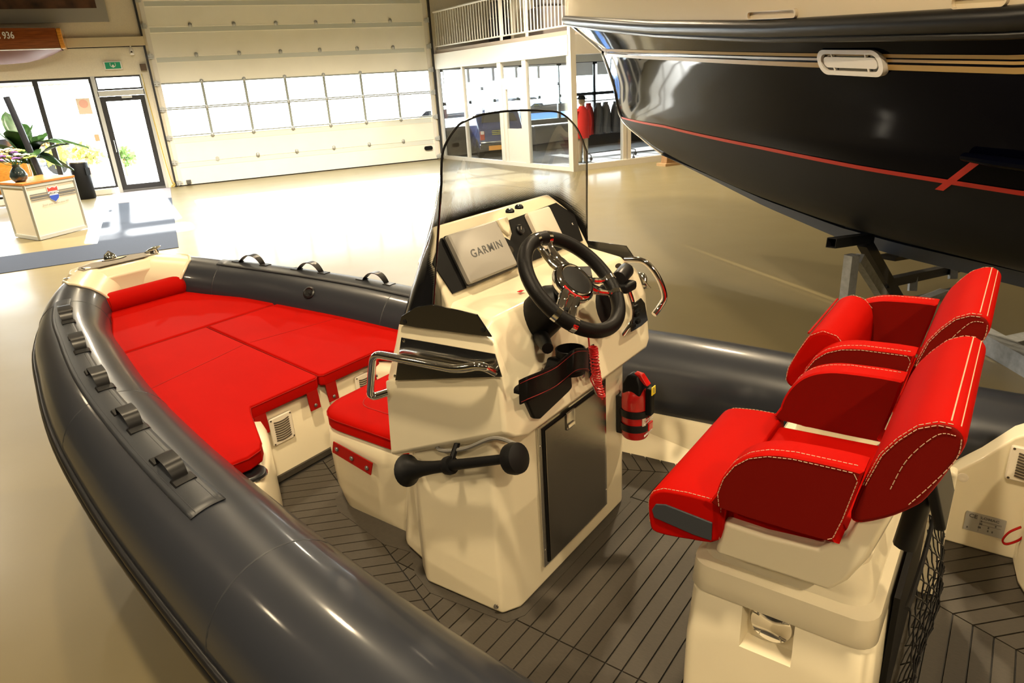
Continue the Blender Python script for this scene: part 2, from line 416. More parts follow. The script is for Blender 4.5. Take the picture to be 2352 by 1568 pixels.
for k, (x0, x1) in enumerate(((-5.25, -3.86), (-3.86, -2.66), (-2.66, -1.47))):
    w = st(empty('window_%d' % (k + 1), loc=((x0 + x1) / 2, YW + 0.05, 0.14))); hw = (x1 - x0) / 2
    mb = MB(); frame_rect(mb, -hw, hw, 0, 2.70, 0.055, 0, 0.08); mb.build('frame', dark_frame, w, smooth=False)
    MB().box((0, 0, 1.35), (2 * hw - 0.11, 0.01, 2.59)).build('pane', pane_m, w, smooth=False)
    # scalloped pelmet of the awning, outside the glass
    n = 14; top = [(-hw + 0.05 + (2 * hw - 0.1) * i / n, 0.25, 2.68) for i in range(n + 1)]
    bot = [(p[0], 0.25, 2.56 - 0.025 * abs(math.sin(i * PI / 2))) for i, p in enumerate(top)]
    mbx = MB(); mbx.prism(top + bot[::-1], (0, 0.01, 0)); mbx.build('awning_pelmet', mat('grey_awning', (0.45, 0.43, 0.42), 0.8), w, smooth=False)
tag(MB().box((0, 0, 0), (0.30, 0.012, 0.38)).build('poster', mat('faded_poster', (0.78, 0.66, 0.52), 0.7), smooth=False), 'pale peach poster stuck high on the glass beside the door', 'poster').location = (-1.76, YW + 0.03, 2.165)
pz = bpy.data.objects['poster']; MB().lathe([(0.10, 0), (0.10, 0.006)], (0, -0.006, 0.06), (0, -1, 0), 20).build('printed_disc', mat('pink_print', (0.80, 0.45, 0.36), 0.7), pz)
tag(MB().box((0, 0, 0), (0.11, 0.012, 0.17)).build('notice', mat('orange_notice', (0.75, 0.42, 0.25), 0.7), smooth=False), 'small orange notice on the glass near the door handle', 'notice').location = (-1.66, YW + 0.03, 1.40)
# emergency exit sign
es = tag(empty('exit_sign', loc=(-0.905, YW - 0.055, 2.98)), 'green emergency exit sign on the wall above the entrance door', 'sign')
MB().box((0, 0, 0.09), (0.40, 0.05, 0.19)).build('housing', white_pl, es, smooth=False, bevel=0.006)
g_m = mat('green_sign_face', (0.0, 0.30, 0.14), 0.5); MB().box((0, -0.027, 0.09), (0.34, 0.006, 0.15)).build('face', g_m, es, smooth=False)
MB().prism([(0.0, -0.031, 0.035), (0.05, -0.031, 0.075), (0.02, -0.031, 0.075), (0.02, -0.031, 0.105), (-0.02, -0.031, 0.105), (-0.02, -0.031, 0.075), (-0.05, -0.031, 0.075)], (0, -0.002, 0)).build('arrow', white_pl, es, smooth=False)
for s_ in (-1, 1): MB().tube([(s_ * 0.055, -0.031, 0.15), (s_ * 0.06, -0.031, 0.09), (s_ * 0.03, -0.031, 0.055)], 0.006, 6).build('symbol', white_pl, es)
# camera and control box at the corner
scam = tag(empty('security_camera', loc=(-0.42, YW - 0.10, 3.30)), 'white security camera on its arm beside the overhead door', 'camera')
MB().tube([(0, 0.08, 0.38), (0, -0.02, 0.12)], 0.018, 8).build('arm', white_pl, scam); MB().lathe([(0.001, -0.07), (0.05, -0.06), (0.062, 0), (0.05, 0.06), (0.02, 0.12)], (0, -0.02, 0.06), (0, 0.35, 1), 16).build('dome', white_pl, scam)
MB().lathe([(0.001, 0), (0.025, 0.004), (0.025, 0.015)], (0, -0.085, 0.05), (0, 1, 0.1), 12).build('lens', gloss_black, scam)
cb = tag(MB().box((0, 0, 0.08), (0.14, 0.08, 0.16)).build('control_box', mat('brown_box', (0.10, 0.06, 0.03), 0.5), smooth=False, bevel=0.01), 'small dark control box beneath the security camera', 'box'); cb.location = (-0.24, YW - 0.05, 2.92)
# hose hanging at the jamb
hz = tag(MB().tube(spl([(-0.32, YW - 0.06, 2.85), (-0.29, YW - 0.06, 2.0), (-0.25, YW - 0.06, 1.0), (-0.20, YW - 0.07, 0.25), (-0.13, YW - 0.12, 0.06), (-0.22, YW - 0.14, 0.03), (-0.12, YW - 0.16, 0.12)], 6), 0.012, 6).build('cable', mat('yellow_cable', (0.50, 0.36, 0.06), 0.5)), 'thin yellow cable running down the jamb left of the overhead door', 'cable')
settle(hz, Matrix.Identity(4))

# ---- mezzanine block at the right: glazed side wall A-B and glazed front B-C
A = Vector((7.62, 20.80, 0)); Bc = Vector((8.60, 14.60, 0)); Cc = Vector((15.5, 14.60, 0))
def onAB(s, z, off=0.0):
    d = (Bc - A); nrm = Vector((d.y, -d.x, 0)).normalized(); p = A + d * s + nrm * off; return Vector((p.x, p.y, z))
sh_w = mat('white_shopfront', (0.76, 0.73, 0.66), 0.45)
wsd = st(empty('wall_side', loc=(0, 0, 0)))
def ABbox(s0, s1, z0, z1, th, name, m, off=0.0, par=wsd):
    a = onAB(s0, 0, off); b = onAB(s1, 0, off); d = (b - a); R = d.to_track_quat('X', 'Z').to_matrix()
    return MB().box(((a.x + b.x) / 2, (a.y + b.y) / 2, (z0 + z1) / 2), (d.length, th, z1 - z0), R).build(name, m, par, smooth=False)
ABbox(0, 1, 2.60, 3.02, 0.16, 'fascia', white_paint)
ABbox(0, 1, 0.0, 0.10, 0.10, 'sill', sh_w)
for s0, s1 in ((0.0, 0.012), (0.232, 0.243), (0.525, 0.552), (0.703, 0.730), (0.985, 1.0)): ABbox(s0, s1, 0.10, 2.60, 0.10, 'mullion', sh_w)
ABbox(0.552, 0.703, 2.05, 2.20, 0.08, 'transom', sh_w)
ABbox(0.552, 0.575, 0.10, 2.05, 0.07, 'leaf_stile', sh_w); ABbox(0.680, 0.703, 0.10, 2.05, 0.07, 'leaf_stile', sh_w); ABbox(0.575, 0.680, 0.10, 0.95, 0.05, 'leaf_panel', sh_w); ABbox(0.575, 0.680, 1.93, 2.05, 0.07, 'leaf_rail', sh_w)
for s0, s1, z0, z1 in ((0.012, 0.232, 0.1, 2.6), (0.243, 0.525, 0.1, 2.6), (0.575, 0.680, 0.95, 1.93), (0.552, 0.703, 2.2, 2.6), (0.730, 0.985, 0.1, 2.6)): ABbox(s0, s1, z0, z1, 0.01, 'pane', pane_m)
wsf = st(empty('wall_shopfront', loc=(0, 0, 0)))
MB().box((12.05, 14.6, 2.81), (6.9, 0.16, 0.42)).build('fascia', white_paint, wsf, smooth=False); MB().box((12.05, 14.58, 0.07), (6.9, 0.14, 0.14)).build('sill', white_paint, wsf, smooth=False)
for x in (8.66, 10.05, 10.18, 11.7, 13.3): MB().box((x, 14.6, 1.37), (0.10, 0.12, 2.46)).build('mullion', white_paint, wsf, smooth=False)
for x0, x1 in ((8.71, 10.0), (10.23, 11.65), (11.75, 13.25), (13.35, 15.5)): MB().box(((x0 + x1) / 2, 14.6, 1.37), (x1 - x0, 0.01, 2.46)).build('pane', pane_m, wsf, smooth=False)
post = st(MB().box((8.60, 14.55, 3.1), (0.13, 0.13, 6.2)).build('wall_corner_post', white_paint, smooth=False))
st(MB().prism([(A.x, A.y, 3.02), (Bc.x, Bc.y, 3.02), (15.5, 14.6, 3.02), (15.5, 20.8, 3.02)], (0, 0, 0.10)).build('ceiling_mezzanine', mat('mezzanine_floor', (0.42, 0.36, 0.30), 0.7), smooth=False))
st(MB().box((12.5, 18.2, 4.5), (7.2, 0.1, 2.76)).build('wall_mezzanine', wall_m, smooth=False))
# railing
rl = tag(empty('balcony_railing', loc=(0, 0, 0)), 'white steel railing with upright bars along the mezzanine edge', 'railing')
def ABtube(s0, s1, z, r, name): return MB().tube([onAB(s0, z), onAB(s1, z)], r, 8).build(name, sh_w, rl)
for nm, z, r in (('top_rail', 4.14, 0.028), ('bottom_rail', 3.22, 0.020)):
    ABtube(0.01, 1.0, z, r, nm)
bal = None
for i in range(46):
    s = 0.02 + 0.96 * i / 45; p = onAB(s, 3.68)
    if bal is None:
        bal = MB().box((0, 0, 0), (0.022, 0.022, 0.92)).build('baluster', sh_w, rl, smooth=False); bal.location = p
    else: inst(bal.data, 'baluster', p, rl)
for s in (0.005, 0.537, 0.716, 0.99):
    q = onAB(s, 3.55, -0.10); MB().box(q, (0.06, 0.06, 1.30)).build('railing_post', sh_w, rl, smooth=False)
# things standing on the mezzanine
for i, (s, w, h, c, lab) in enumerate(((0.25, 0.5, 1.15, (0.05, 0.05, 0.06), 'dark outboard engine on the mezzanine behind the railing'), (0.62, 0.8, 1.2, (0.12, 0.10, 0.09), 'brown crate stack on the mezzanine behind the railing'))):
    q = onAB(s, 3.125, 0.0) + Vector((1.2, 0.1, 0)); mm = mat('mezz_item_%d' % i, c, 0.5)
    t = tag(empty('stored_engine' if i == 0 else 'stored_crate', loc=q), lab, 'engine' if i == 0 else 'crate')
    MB().box((0, 0, h * 0.3), (w, w, h * 0.6)).build('body', mm, t, smooth=False, bevel=0.05); MB().box((0, 0, h * 0.8), (w * 0.8, w * 0.7, h * 0.38)).build('cover', mm, t, smooth=False, bevel=0.08)

# ---- shop interior behind the glass
st(MB().prism([(A.x + 0.12, A.y, 0), (Bc.x + 0.12, Bc.y + 0.1, 0), (15.5, 14.7, 0), (15.5, 20.8, 0)], (0, 0, 0.012)).build('floor_shop_carpet', shop_carpet, smooth=False))
bwf = st(empty('window_4', loc=(11.16, YW + 0.10, 0)))
for x in np.linspace(-3.44, 3.44, 6): MB().box((x, 0, 1.3), (0.09, 0.10, 2.6)).build('mullion', dark_frame, bwf, smooth=False)
for z, h in ((0.86, 0.10), (1.60, 0.10), (0.05, 0.10), (2.56, 0.08)): MB().box((0, 0, z), (6.88, 0.10, h)).build('rail', dark_frame, bwf, smooth=False)
MB().box((0, 0.0, 0.455), (6.8, 0.05, 0.71)).build('dark_panel', matte_black, bwf, smooth=False)
for k in range(5): MB().box((-2.752 + 1.376 * k, 0.02, 1.73), (1.28, 0.01, 1.6)).build('pane', pane_m, bwf, smooth=False)
blind_m = mat('white_roller_blind', (0.80, 0.80, 0.78), 0.7)
for k in range(5): MB().box((-2.752 + 1.376 * k, -0.09, 2.38), (1.20, 0.01, 0.40)).build('roller_blind', blind_m, bwf, smooth=False)
st(MB().box((15.55, 17.7, 1.5), (0.1, 6.2, 3.0)).build('wall_shop', mat('dark_shop_wall', (0.10, 0.10, 0.11), 0.7), smooth=False))
# low dark counter along the shop window
ct = tag(empty('display_counter', loc=(12.6, 20.2, 0.012)), 'long dark display counter under the shop windows', 'counter')
MB().box((0, 0, 0.36), (4.4, 0.5, 0.72)).build('body', mat('dark_counter', (0.05, 0.05, 0.055), 0.45), ct, smooth=False); MB().box((0, 0, 0.745), (4.5, 0.56, 0.045)).build('counter_top', mat('grey_counter_top', (0.32, 0.33, 0.34), 0.35), ct, smooth=False, bevel=0.01)
# parked cars outside
def car(name, loc, rot, col, lab, s=1.0, parts='full'):
    t = tag(empty(name, loc=loc, rot=rot), lab, 'car'); cm = mat('paint_' + name + '%.2f' % col[0], col, 0.25, coat=0.8)
    side = [(-2.0, .30), (-2.05, .62), (-1.95, .88), (-1.1, .96), (-.55, 1.38), (.9, 1.40), (1.55, .98), (2.0, .92), (2.06, .5), (2.0, .30)]
    MB().loft([[(x * s, y * s, z * s) for x, z in side] for y in (-.78,)] + [[(x * s * 1.0, y * s, z * s) for x, z in side] for y in (.78,)]).build('body', cm, t, bevel=0.10 * s, seg=3)
    gl = [(-1.0, .99), (-.52, 1.32), (.86, 1.34), (1.42, 1.0)]
    for y in (-.785, .785): MB().prism([(x * s, y * s, z * s) for x, z in gl], (0, 0.012 * (1 if y > 0 else -1), 0)).build('side_window', gloss_black, t, smooth=False)
    for x in (-1.28, 1.30):
        for y in (-.72, .72): MB().lathe([(.12, -.10), (.30, -.10), (.33, -.07), (.33, .07), (.30, .10), (.12, .10)], (x * s, y * s, .33 * s), (0, 1, 0), 20).build('wheel', rubber, t)
    return t
car('car', (9.2, 26.5, -0.02), 0.15, (0.62, 0.66, 0.70), 'silver car parked outside the shop window')
car('car', (14.6, 29.0, -0.02), 0.05, (0.78, 0.80, 0.82), 'white car parked farther off outside the shop window')
car('car', (13.6, 24.9, -0.02), 3.0, (0.05, 0.13, 0.36), 'blue car parked close outside the shop window')
car('car', (-5.2, 30.5, -0.02), 0.1, (0.06, 0.06, 0.08), 'dark car parked outside the entrance windows')
# blue car shown inside the shop, rear towards us
bc = Wz((1146, 362), 0.012)
vc = tag(empty('display_car', loc=(bc[0] + 0.35, bc[1] + 1.0, 0.012), rot=math.radians(-12)), 'small blue car with orange number plate behind the shop glass', 'car')
blue_m = mat('blue_car_paint', (0.015, 0.035, 0.16), 0.25, coat=0.7)
side = [(-.95, .24), (-1.0, .55), (-.95, .86), (-.86, .95), (-.55, 1.28), (.5, 1.30), (.9, .92), (1.5, .85), (1.55, .3)]
MB().loft([[(y, x, z) for x, z in side] for y in (-.68, .68)]).build('body', blue_m, vc, bevel=0.07, seg=3)
MB().box((0, -1.03, .34), (1.36, .12, .16)).build('bumper', rubber, vc, smooth=False, bevel=0.03)
MB().box((0, -1.02, .47), (1.30, .05, .03)).build('chrome_strip', chrome, vc, smooth=False)
for x in (-.58, .58): MB().box((x, -.985, .66), (.14, .05, .26)).build('tail_light', mat('tail_red', (0.45, .05, .02), 0.3), vc, smooth=False, bevel=0.02)
for x in (-.58, .58): MB().box((x, -.995, .74), (.11, .05, .10)).build('reverse_light', white_pl, vc, smooth=False, bevel=0.02)
MB().box((-.18, -1.10, .30), (.50, .02, .13)).build('number_plate', mat('orange_plate', (.85, .36, .02), .5), vc, smooth=False)
MB().prism([(-.55, -.80, 1.01), (.55, -.80, 1.01), (.48, -.62, 1.23), (-.48, -.62, 1.23)], (0, -.03, .01)).build('rear_window', gloss_black, vc, smooth=False)
for k, z in enumerate((.78, .73, .68)): MB().box((-.12, -1.015, z), (.34, .012, .018)).build('lettering', mat('yellow_letter', (.55, .55, .05), .6), vc, smooth=False)
for x in (-.60, .60):
    for y in (-.62, .95): MB().lathe([(.10, -.08), (.27, -.08), (.29, 0), (.27, .08), (.10, .08)], (x, y, .29), (1, 0, 0), 18).build('wheel', rubber, vc)
# clothes rails with jackets
rail_m = mat('black_rail', (.02, .02, .02), .4, metal=.5)
def rack(loc, rot, L, lab):
    t = tag(empty('clothes_rail', loc=loc, rot=rot), lab, 'clothes rail', 'clothes rails behind the shop glass')
    MB().tube([(-L / 2, 0, .08), (-L / 2, 0, 1.5)], .014, 8).build('upright', rail_m, t); MB().tube([(L / 2, 0, .08), (L / 2, 0, 1.5)], .014, 8).build('upright', rail_m, t)
    MB().tube([(-L / 2, 0, 1.5), (L / 2, 0, 1.5)], .014, 8).build('hanging_bar', rail_m, t); MB().tube([(-L / 2, 0, .16), (L / 2, 0, .16)], .012, 8).build('lower_bar', rail_m, t)
    for x in (-L / 2, L / 2):
        MB().tube(bend([(x, -.28, .06), (x, -.28, .16), (x, .28, .16), (x, .28, .06)], .06), .012, 8).build('foot', rail_m, t)
        for y in (-.28, .28): MB().lathe([(.01, -.015), (.045, -.015), (.045, .015), (.01, .015)], (x, y, .046), (1, 0, 0), 12).build('caster', rubber, t)
    return t
def jacket(loc, rot, col, lab, w=.26, h=.75, name='jacket'):
    t = tag(empty(name, loc=loc, rot=rot), lab, 'jacket', 'jackets in the shop'); m = mat('cloth_%s_%.3f' % (name, col[0]), col, .8, bump=(40, .2))
    rings = []
    for z, a, b in ((0, w, .13), (.15, w * .97, .14), (.35, w * .95, .15), (.55, w * .98, .13), (.66, w * .85, .10), (.72, .11, .07), (.77, .08, .07)):
        rings.append([(a * math.cos(u) * (1 + .03 * math.sin(5 * u + z * 9)), b * math.sin(u), z * h / .77) for u in [2 * PI * j / 20 for j in range(20)]])
    MB().loft(rings).build('torso', m, t)
    for sgn in (-1, 1): MB().tube(spl([(sgn * w * .82, 0, h * .86), (sgn * (w + .05), .02, h * .6), (sgn * (w + .07), .05, h * .30), (sgn * (w + .05), .06, h * .06)], 4), [.075] * 4 + [.07] * 4 + [.06] * 5, 10).build('sleeve', m, t)
    MB().tube([(0, 0, h), (0, 0, h + .05)], .006, 6).build('hanger_hook', steel, t)
    return t
ra = Wy((1395, 330), 16.4); r1 = rack((ra[0], 16.4, .012), .06, 1.5, 'black clothes rail with grey and red jackets behind the glass')
rbp = Wy((1490, 340), 15.5); r2 = rack((rbp[0], 15.5, .012), -.05, 1.3, 'black clothes rail partly hidden by the dark blue bow')
# mannequin with red jacket and cap
mq = Wy((1338, 330), 16.0); mz = 0.012
mn = tag(empty('mannequin', loc=(mq[0], 16.0, mz)), 'shop mannequin wearing a cap beside the corner post', 'mannequin')
skin = mat('mannequin_tan', (.52, .40, .26), .6)
MB().lathe([(.001, 0), (.085, .05), (.095, .12), (.075, .20), (.001, .235)], (0, 0, 1.42), (0, 0, 1), 16).tube([(0, 0, 1.30), (0, 0, 1.46)], .05, 10).build('head', skin, mn)
MB().lathe([(.10, 0), (.102, .04), (.08, .09), (.001, .11)], (0, 0, 1.57), (0, 0, 1), 16).build('cap', matte_black, mn)
MB().lathe([(.001, 0), (.17, .005), (.165, .012), (.001, .014)], (-.05, -.05, 1.58), (0, -.1, 1), 16).build('cap_brim', matte_black, mn)
for s in (-1, 1): MB().tube([(s * .09, 0, .02), (s * .09, 0, .40), (s * .08, 0, .75)], [.055, .07, .085], 10).build('trouser_leg', mat('tan_trousers', (.42, .34, .22), .8), mn)
MB().lathe([(.22, 0), (.22, .015)], (0, 0, 0), (0, 0, 1), 20).build('foot_plate', black_steel, mn)
jacket((mq[0], 16.0, .62), .15, (.62, .02, .012), 'bright red jacket worn by the mannequin by the corner post', .21, .80)
for i, (dx, c, lab, yy) in enumerate(((-.52, (.42, .02, .015), 'dark red jacket hanging beside the grey jackets', .10), (-.27, (.10, .10, .10), 'grey jacket hanging nearest the red one', 0), (-.02, (.12, .12, .125), 'second grey jacket on the clothes rail', .04), (.26, (.085, .085, .09), 'dark grey jacket at the right of the clothes rail', -.03))):
    jacket((ra[0] + dx, 16.4 + yy, .66), 1.1, c, lab, .24, .80)
for i, (dx, c, lab) in enumerate(((-.30, (.02, .02, .022), 'black jacket hanging low beside the blue bow'), (.0, (.35, .02, .02), 'red and black jacket beside the blue bow'))):
    jacket((rbp[0] + dx, 15.5, .62), 1.3, c, lab, .22, .84)

# ---- floor runner and mats
a1, a2, a3, a4 = (-1.60, 18.35), (-0.24, 18.35), (-0.23, 11.65), (-1.40, 12.95)
rn = tag(MB().prism([(-1.62, 18.35, 0), (-0.25, 18.35, 0), (-0.22, 11.62, 0), (-6.0, 11.30, 0), (-6.0, 12.75, 0), (-1.42, 12.98, 0)], (0, 0, .008)).build('carpet_runner', carpet_m, smooth=False), 'blue grey L-shaped carpet runner leading to the entrance', 'carpet')
em = tag(MB().prism([(-1.62, 18.36, 0), (-0.25, 18.36, 0), (-0.25, 20.75, 0), (-1.62, 20.75, 0)], (0, 0, .010)).build('entrance_mat', mat_m, smooth=False), 'mauve grey entrance mat just inside the glass door', 'mat')
for o in (rn, em): settle(o, Matrix.Identity(4))

# ---- counter desk with flowers
p0 = Vector((-2.38, 14.12, 0)); p1 = Vector((-1.73, 14.91, 0)); p3 = Vector((-2.83, 14.88, 0)); p2_ = p1 + (p3 - p0) * 1.0 + Vector((-.15, .1, 0))
dh = Wy((54, 421), 14.12)[2]
dk = tag(empty('reception_desk', loc=p0), 'white reception desk with wooden top and striped emblem', 'desk')
desk_m = mat('white_laminate', (.62, .55, .43), .45)
loc = lambda P, z=0: (P.x - p0.x, P.y - p0.y, z)
MB().prism([loc(p0, .05), loc(p1, .05), loc(p2_, .05), loc(p3, .05)], (0, 0, dh - .09)).build('carcass', desk_m, dk, smooth=False)
cen = (p0 + p1 + p2_ + p3) / 4; ov = [cen + (P - cen) * 1.06 for P in (p0, p1, p2_, p3)]
MB().prism([loc(P, dh - .04) for P in ov], (0, 0, .04)).build('worktop', mat('orange_wood_top', (.42, .15, .03), .4, noise=(8, .2)), dk, smooth=False, bevel=.006)
for P in (p0, p1, p3): MB().box(loc(P, dh / 2 - .01), (.045, .045, dh - .05)).build('corner_post', alu, dk, smooth=False, bevel=.01)
for P, Q in ((p0, p1), (p0, p3)): bar('skirting_rail', loc(P, .04), loc(Q, .04), .04, .06, alu, dk); bar('top_rail', loc(P, dh - .065), loc(Q, dh - .065), .035, .04, alu, dk)
uf = (p1 - p0).normalized(); nf = Vector((uf.y, -uf.x, 0)) * .008
for k, (z, h) in enumerate(((dh - .21, .014), (dh - .255, .034), (dh - .30, .014))):
    for s0, s1 in ((.06, .43), (.60, .97)):
        q0 = (p1 - p0) * s0 + nf; q1 = (p1 - p0) * s1 + nf; bar('stripe', (q0.x, q0.y, z), (q1.x, q1.y, z), .004, h, print_dark, dk)
qc = (p1 - p0) * .515 + nf * 1.2
sh = [(-.11, .13), (-.06, .10), (0, .12), (.06, .10), (.11, .13), (.115, .02), (.09, -.09), (0, -.15), (-.09, -.09), (-.115, .02)]
MB().prism(onplane(sh, (qc.x, qc.y, dh - .245), uf, (0, 0, 1)), -nf * .4).build('emblem', mat('emblem_white', (.8, .8, .8), .5), dk, smooth=False)
MB().prism(onplane([(-.10, .12), (-.06, .09), (0, .11), (.06, .09), (.10, .12), (.103, .045), (-.103, .045)], (qc.x + nf.x * .5, qc.y + nf.y * .5, dh - .245), uf, (0, 0, 1)), -nf * .3).build('emblem_red', mat('emblem_red', (.55, .03, .02), .5), dk, smooth=False)
MB().prism(onplane([(-.10, -.03), (.10, -.03), (.082, -.085), (0, -.14), (-.082, -.085)], (qc.x + nf.x * .5, qc.y + nf.y * .5, dh - .245), uf, (0, 0, 1)), -nf * .3).build('emblem_blue', mat('emblem_blue', (.02, .06, .40), .5), dk, smooth=False)
text('emblem_lettering', 'PEDRO', .052, print_dark, dk, (qc.x + nf.x * .8, qc.y + nf.y * .8, dh - .237), uf, (0, 0, 1), bold=.001)
text('motto', 'Dutch yacht builders since 1971', .043, mat('grey_print', (.22, .2, .18), .6), dk, (qc.x + nf.x * .2, qc.y + nf.y * .2, dh - .41), uf, (0, 0, 1))
# vase with flowers
vz = dh; vx = p0 + (p3 - p0) * .35 + (p1 - p0) * .12
va = tag(empty('flower_vase', loc=(vx.x, vx.y, vz)), 'dark round vase of white and yellow flowers on the desk', 'vase')
MB().lathe([(.07, 0), (.12, .05), (.135, .11), (.10, .19), (.055, .25), (.06, .29)], (0, 0, 0), (0, 0, 1), 24).build('vase_body', mat('black_glass', (.02, .03, .03), .08, coat=.8), va)
for i in range(20):
    a = random.random() * 2 * PI; r = .05 + .26 * random.random(); z = .42 + .16 * random.random() - r * .3
    c = [(.72, .62, .25), (.75, .72, .60), (.35, .50, .10), (.40, .38, .55), (.16, .06, .25)][i % 5]
    p = (r * math.cos(a), r * math.sin(a), z)
    MB().tube([(0, 0, .26), (p[0] * .6, p[1] * .6, z - .06), p], .005, 5).build('stem', mat('stem_green', (.05, .14, .03), .6), va)
    fm = mat('petal_%d' % (i % 5), c, .7); bl = MB()
    for k in range(9):
        t = k * 2.4; rr = .05 * math.sqrt((k + .5) / 9)
        q = (p[0] + rr * math.cos(t), p[1] + rr * math.sin(t), p[2] + .02 - rr * .3); bl.lathe([(.002, -.012), (.022, 0), (.018, .014), (.002, .02)], q, (math.cos(t) * .5, math.sin(t) * .5, 1), 7)
    bl.build('blossom', fm, va)
# litter bin
bn = tag(empty('litter_bin', loc=(-2.16, 20.25, 0)), 'tall black cylindrical litter bin by the entrance window', 'bin')
MB().lathe([(.19, 0), (.205, .02), (.205, .86), (.195, .88)], (0, 0, 0), (0, 0, 1), 28).build('drum', matte_black, bn); MB().lathe([(.208, 0), (.208, .03), (.15, .045)], (0, 0, .87), (0, 0, 1), 28).build('lid_ring', steel, bn)
MB().box((.17, -.12, .66), (.03, .15, .18), Matrix.Rotation(-.6, 3, 'Z')).build('flap', matte_black, bn, smooth=False)

# ---- big-leaved plant with leaning pole
lf_m = mat('banana_leaf', (.022, .065, .014), .42, noise=(9, .4))
px0 = Wy((62, 392), 16.4)
pl = tag(empty('potted_plant', loc=(px0[0] + .05, 16.6, 0)), 'large broad-leaved plant standing behind the reception desk', 'plant')
MB().lathe([(.20, 0), (.26, .02), (.30, .42), (.31, .45), (.27, .45), (.26, .40)], (0, 0, 0), (0, 0, 1), 24).build('pot', mat('dark_pot', (.03, .03, .03), .5), pl)
MB().tube(spl([(0, 0, .4), (.05, .02, .9), (0, .05, 1.35)], 5), [.06, .058, .056, .054, .05, .05, .048, .045, .042, .04, .035], 10).build('stalk', mat('stalk_green', (.07, .10, .03), .6), pl)
def leaf(base, az, el, L, W, droop):
    n = 10; mbv = []; mf = []
    for i in range(n + 1):
        t = i / n; w = W * math.sin(PI * min(1, t * .96 + .04)) ** .6 * (1 - .25 * t)
        r = L * t; z = math.sin(el) * r - droop * r * r; h = math.cos(el) * r
        c = Vector((base[0] + math.cos(az) * h, base[1] + math.sin(az) * h, base[2] + z)); sd = Vector((-math.sin(az), math.cos(az), 0))
        for k, o_ in enumerate((-1, -.5, 0, .5, 1)): mbv.append(c + sd * w * o_ + Vector((0, 0, .10 * w * abs(o_) + .02 * math.sin(9 * t + o_ * 3))))
    for i in range(n):
        for k in range(4): mf.append((i * 5 + k, i * 5 + k + 1, (i + 1) * 5 + k + 1, (i + 1) * 5 + k))
    o = MB().add(mbv, mf).build('leaf', lf_m, pl); s = o.modifiers.new('thick', 'SOLIDIFY'); s.thickness = .006
for i, (az, el, L, W, dr) in enumerate(((.1, .75, 1.0, .16, .42), (.9, .9, .9, .15, .4), (-.6, .55, 1.05, .16, .45), (1.9, .9, 1.0, .16, .4), (2.8, .8, 1.1, .17, .42), (-2.6, .7, 1.1, .17, .4), (-1.8, .9, .9, .15, .4), (-.1, .25, 1.1, .15, .38), (3.1, .35, 1.2, .18, .4), (-1.2, .5, .9, .15, .5), (.3, 1.2, .7, .12, .4), (2.2, 1.25, .9, .14, .3), (-2.9, 1.2, .9, .16, .3), (.6, .0, .8, .14, .6), (-.5, -.1, .7, .13, .6), (3.0, .0, .9, .15, .5))):
    leaf((random.uniform(-.03, .03), random.uniform(-.03, .03), 1.15 + .35 * (i % 4) / 3), az, el, L, W * 1.45, dr * .9)
q0, q1 = Wy((14, 222), 16.0), Wy((98, 412), 16.0)
pole = tag(MB().tube([q0, ((q0[0] + q1[0]) / 2, 16.0, (q0[2] + q1[2]) / 2), (q1[0] + (q1[0] - q0[0]) * .55, 16.0, .0)], .055, 12).build('leaning_pole', mat('dark_pole', (.02, .022, .028), .3)), 'dark round pole leaning in front of the large plant', 'pole')
settle(pole, Matrix.Identity(4))
# small wooden dinghy on end behind the desk
wd = tag(empty('wooden_dinghy', loc=Wz((20, 470), 0)), 'varnished orange wooden dinghy standing behind the reception desk', 'boat')
rings = []
for t, b, z0, z1 in ((-.9, .30, .30, 1.02), (-.4, .42, .22, 1.05), (.1, .42, .24, 1.10), (.5, .28, .34, 1.18), (.8, .04, .60, 1.26)):
    rings.append([(t, -b * math.cos(u), z0 + (z1 - z0) * (1 - math.sin(u))) for u in [PI * j / 10 for j in range(11)]])
o = MB().loft(rings, caps=False, ring_closed=False).build('hull', wood_l, wd); s = o.modifiers.new('t', 'SOLIDIFY'); s.thickness = .025
for sg in (0, 10): MB().tube([r[sg] for r in rings], .022, 8).build('gunwale', wood_m, wd)
for x in (-.5, .25): MB().box((x, 0, .16), (.08, .5, .30)).build('chock', black_steel, wd, smooth=False)

# ---- hanging skiff high on the left wall and big picture
hx = -1.87
sk = tag(empty('hanging_skiff', loc=(hx, YW - .35, 3.15)), 'varnished wooden skiff with white number hung high on the left wall', 'boat')
rl_, up_ = [], []
def skiff_ring(t):   # t metres left of stern
    k = min(1, .55 + t * .35); b = .34 * (1 - max(0, (t - 3) / 3) ** 2)
    zt = .74 + .02 * t; zb = .02 + .0 * t; zb = .28 - .26 * min(1, t / .9) ** .6
    return b, zb, zt
ringsU, ringsL = [], []
for t in np.linspace(0, 5, 14):
    b, zb, zt = skiff_ring(t); zw = .30
    bulge = [(-.98, zt), (-1.0, zt - .12), (-.97, .5), (-.88, zw)]
    ringsU.append([(-t, s_ * b * k, z) for s_, seq in ((1, bulge),) for k, z in seq] + [(-t, -b * k, z) for k, z in bulge[::-1]])
    ringsL.append([(-t, b * -.88, zw), (-t, b * -.6, (zw + zb) / 2), (-t, 0, zb), (-t, b * .6, (zw + zb) / 2), (-t, b * .88, zw)])
MB().loft(ringsU, caps=True).build('topsides', wood_m, sk); MB().loft(ringsL, caps=False, ring_closed=False).build('bottom', mat('dull_red_bottom', (.13, .05, .035), .5), sk)
MB().tube([(-t, -skiff_ring(t)[0] * .90, .305) for t in np.linspace(0, 5, 14)], .012, 6).build('boot_top_line', white_pl, sk)
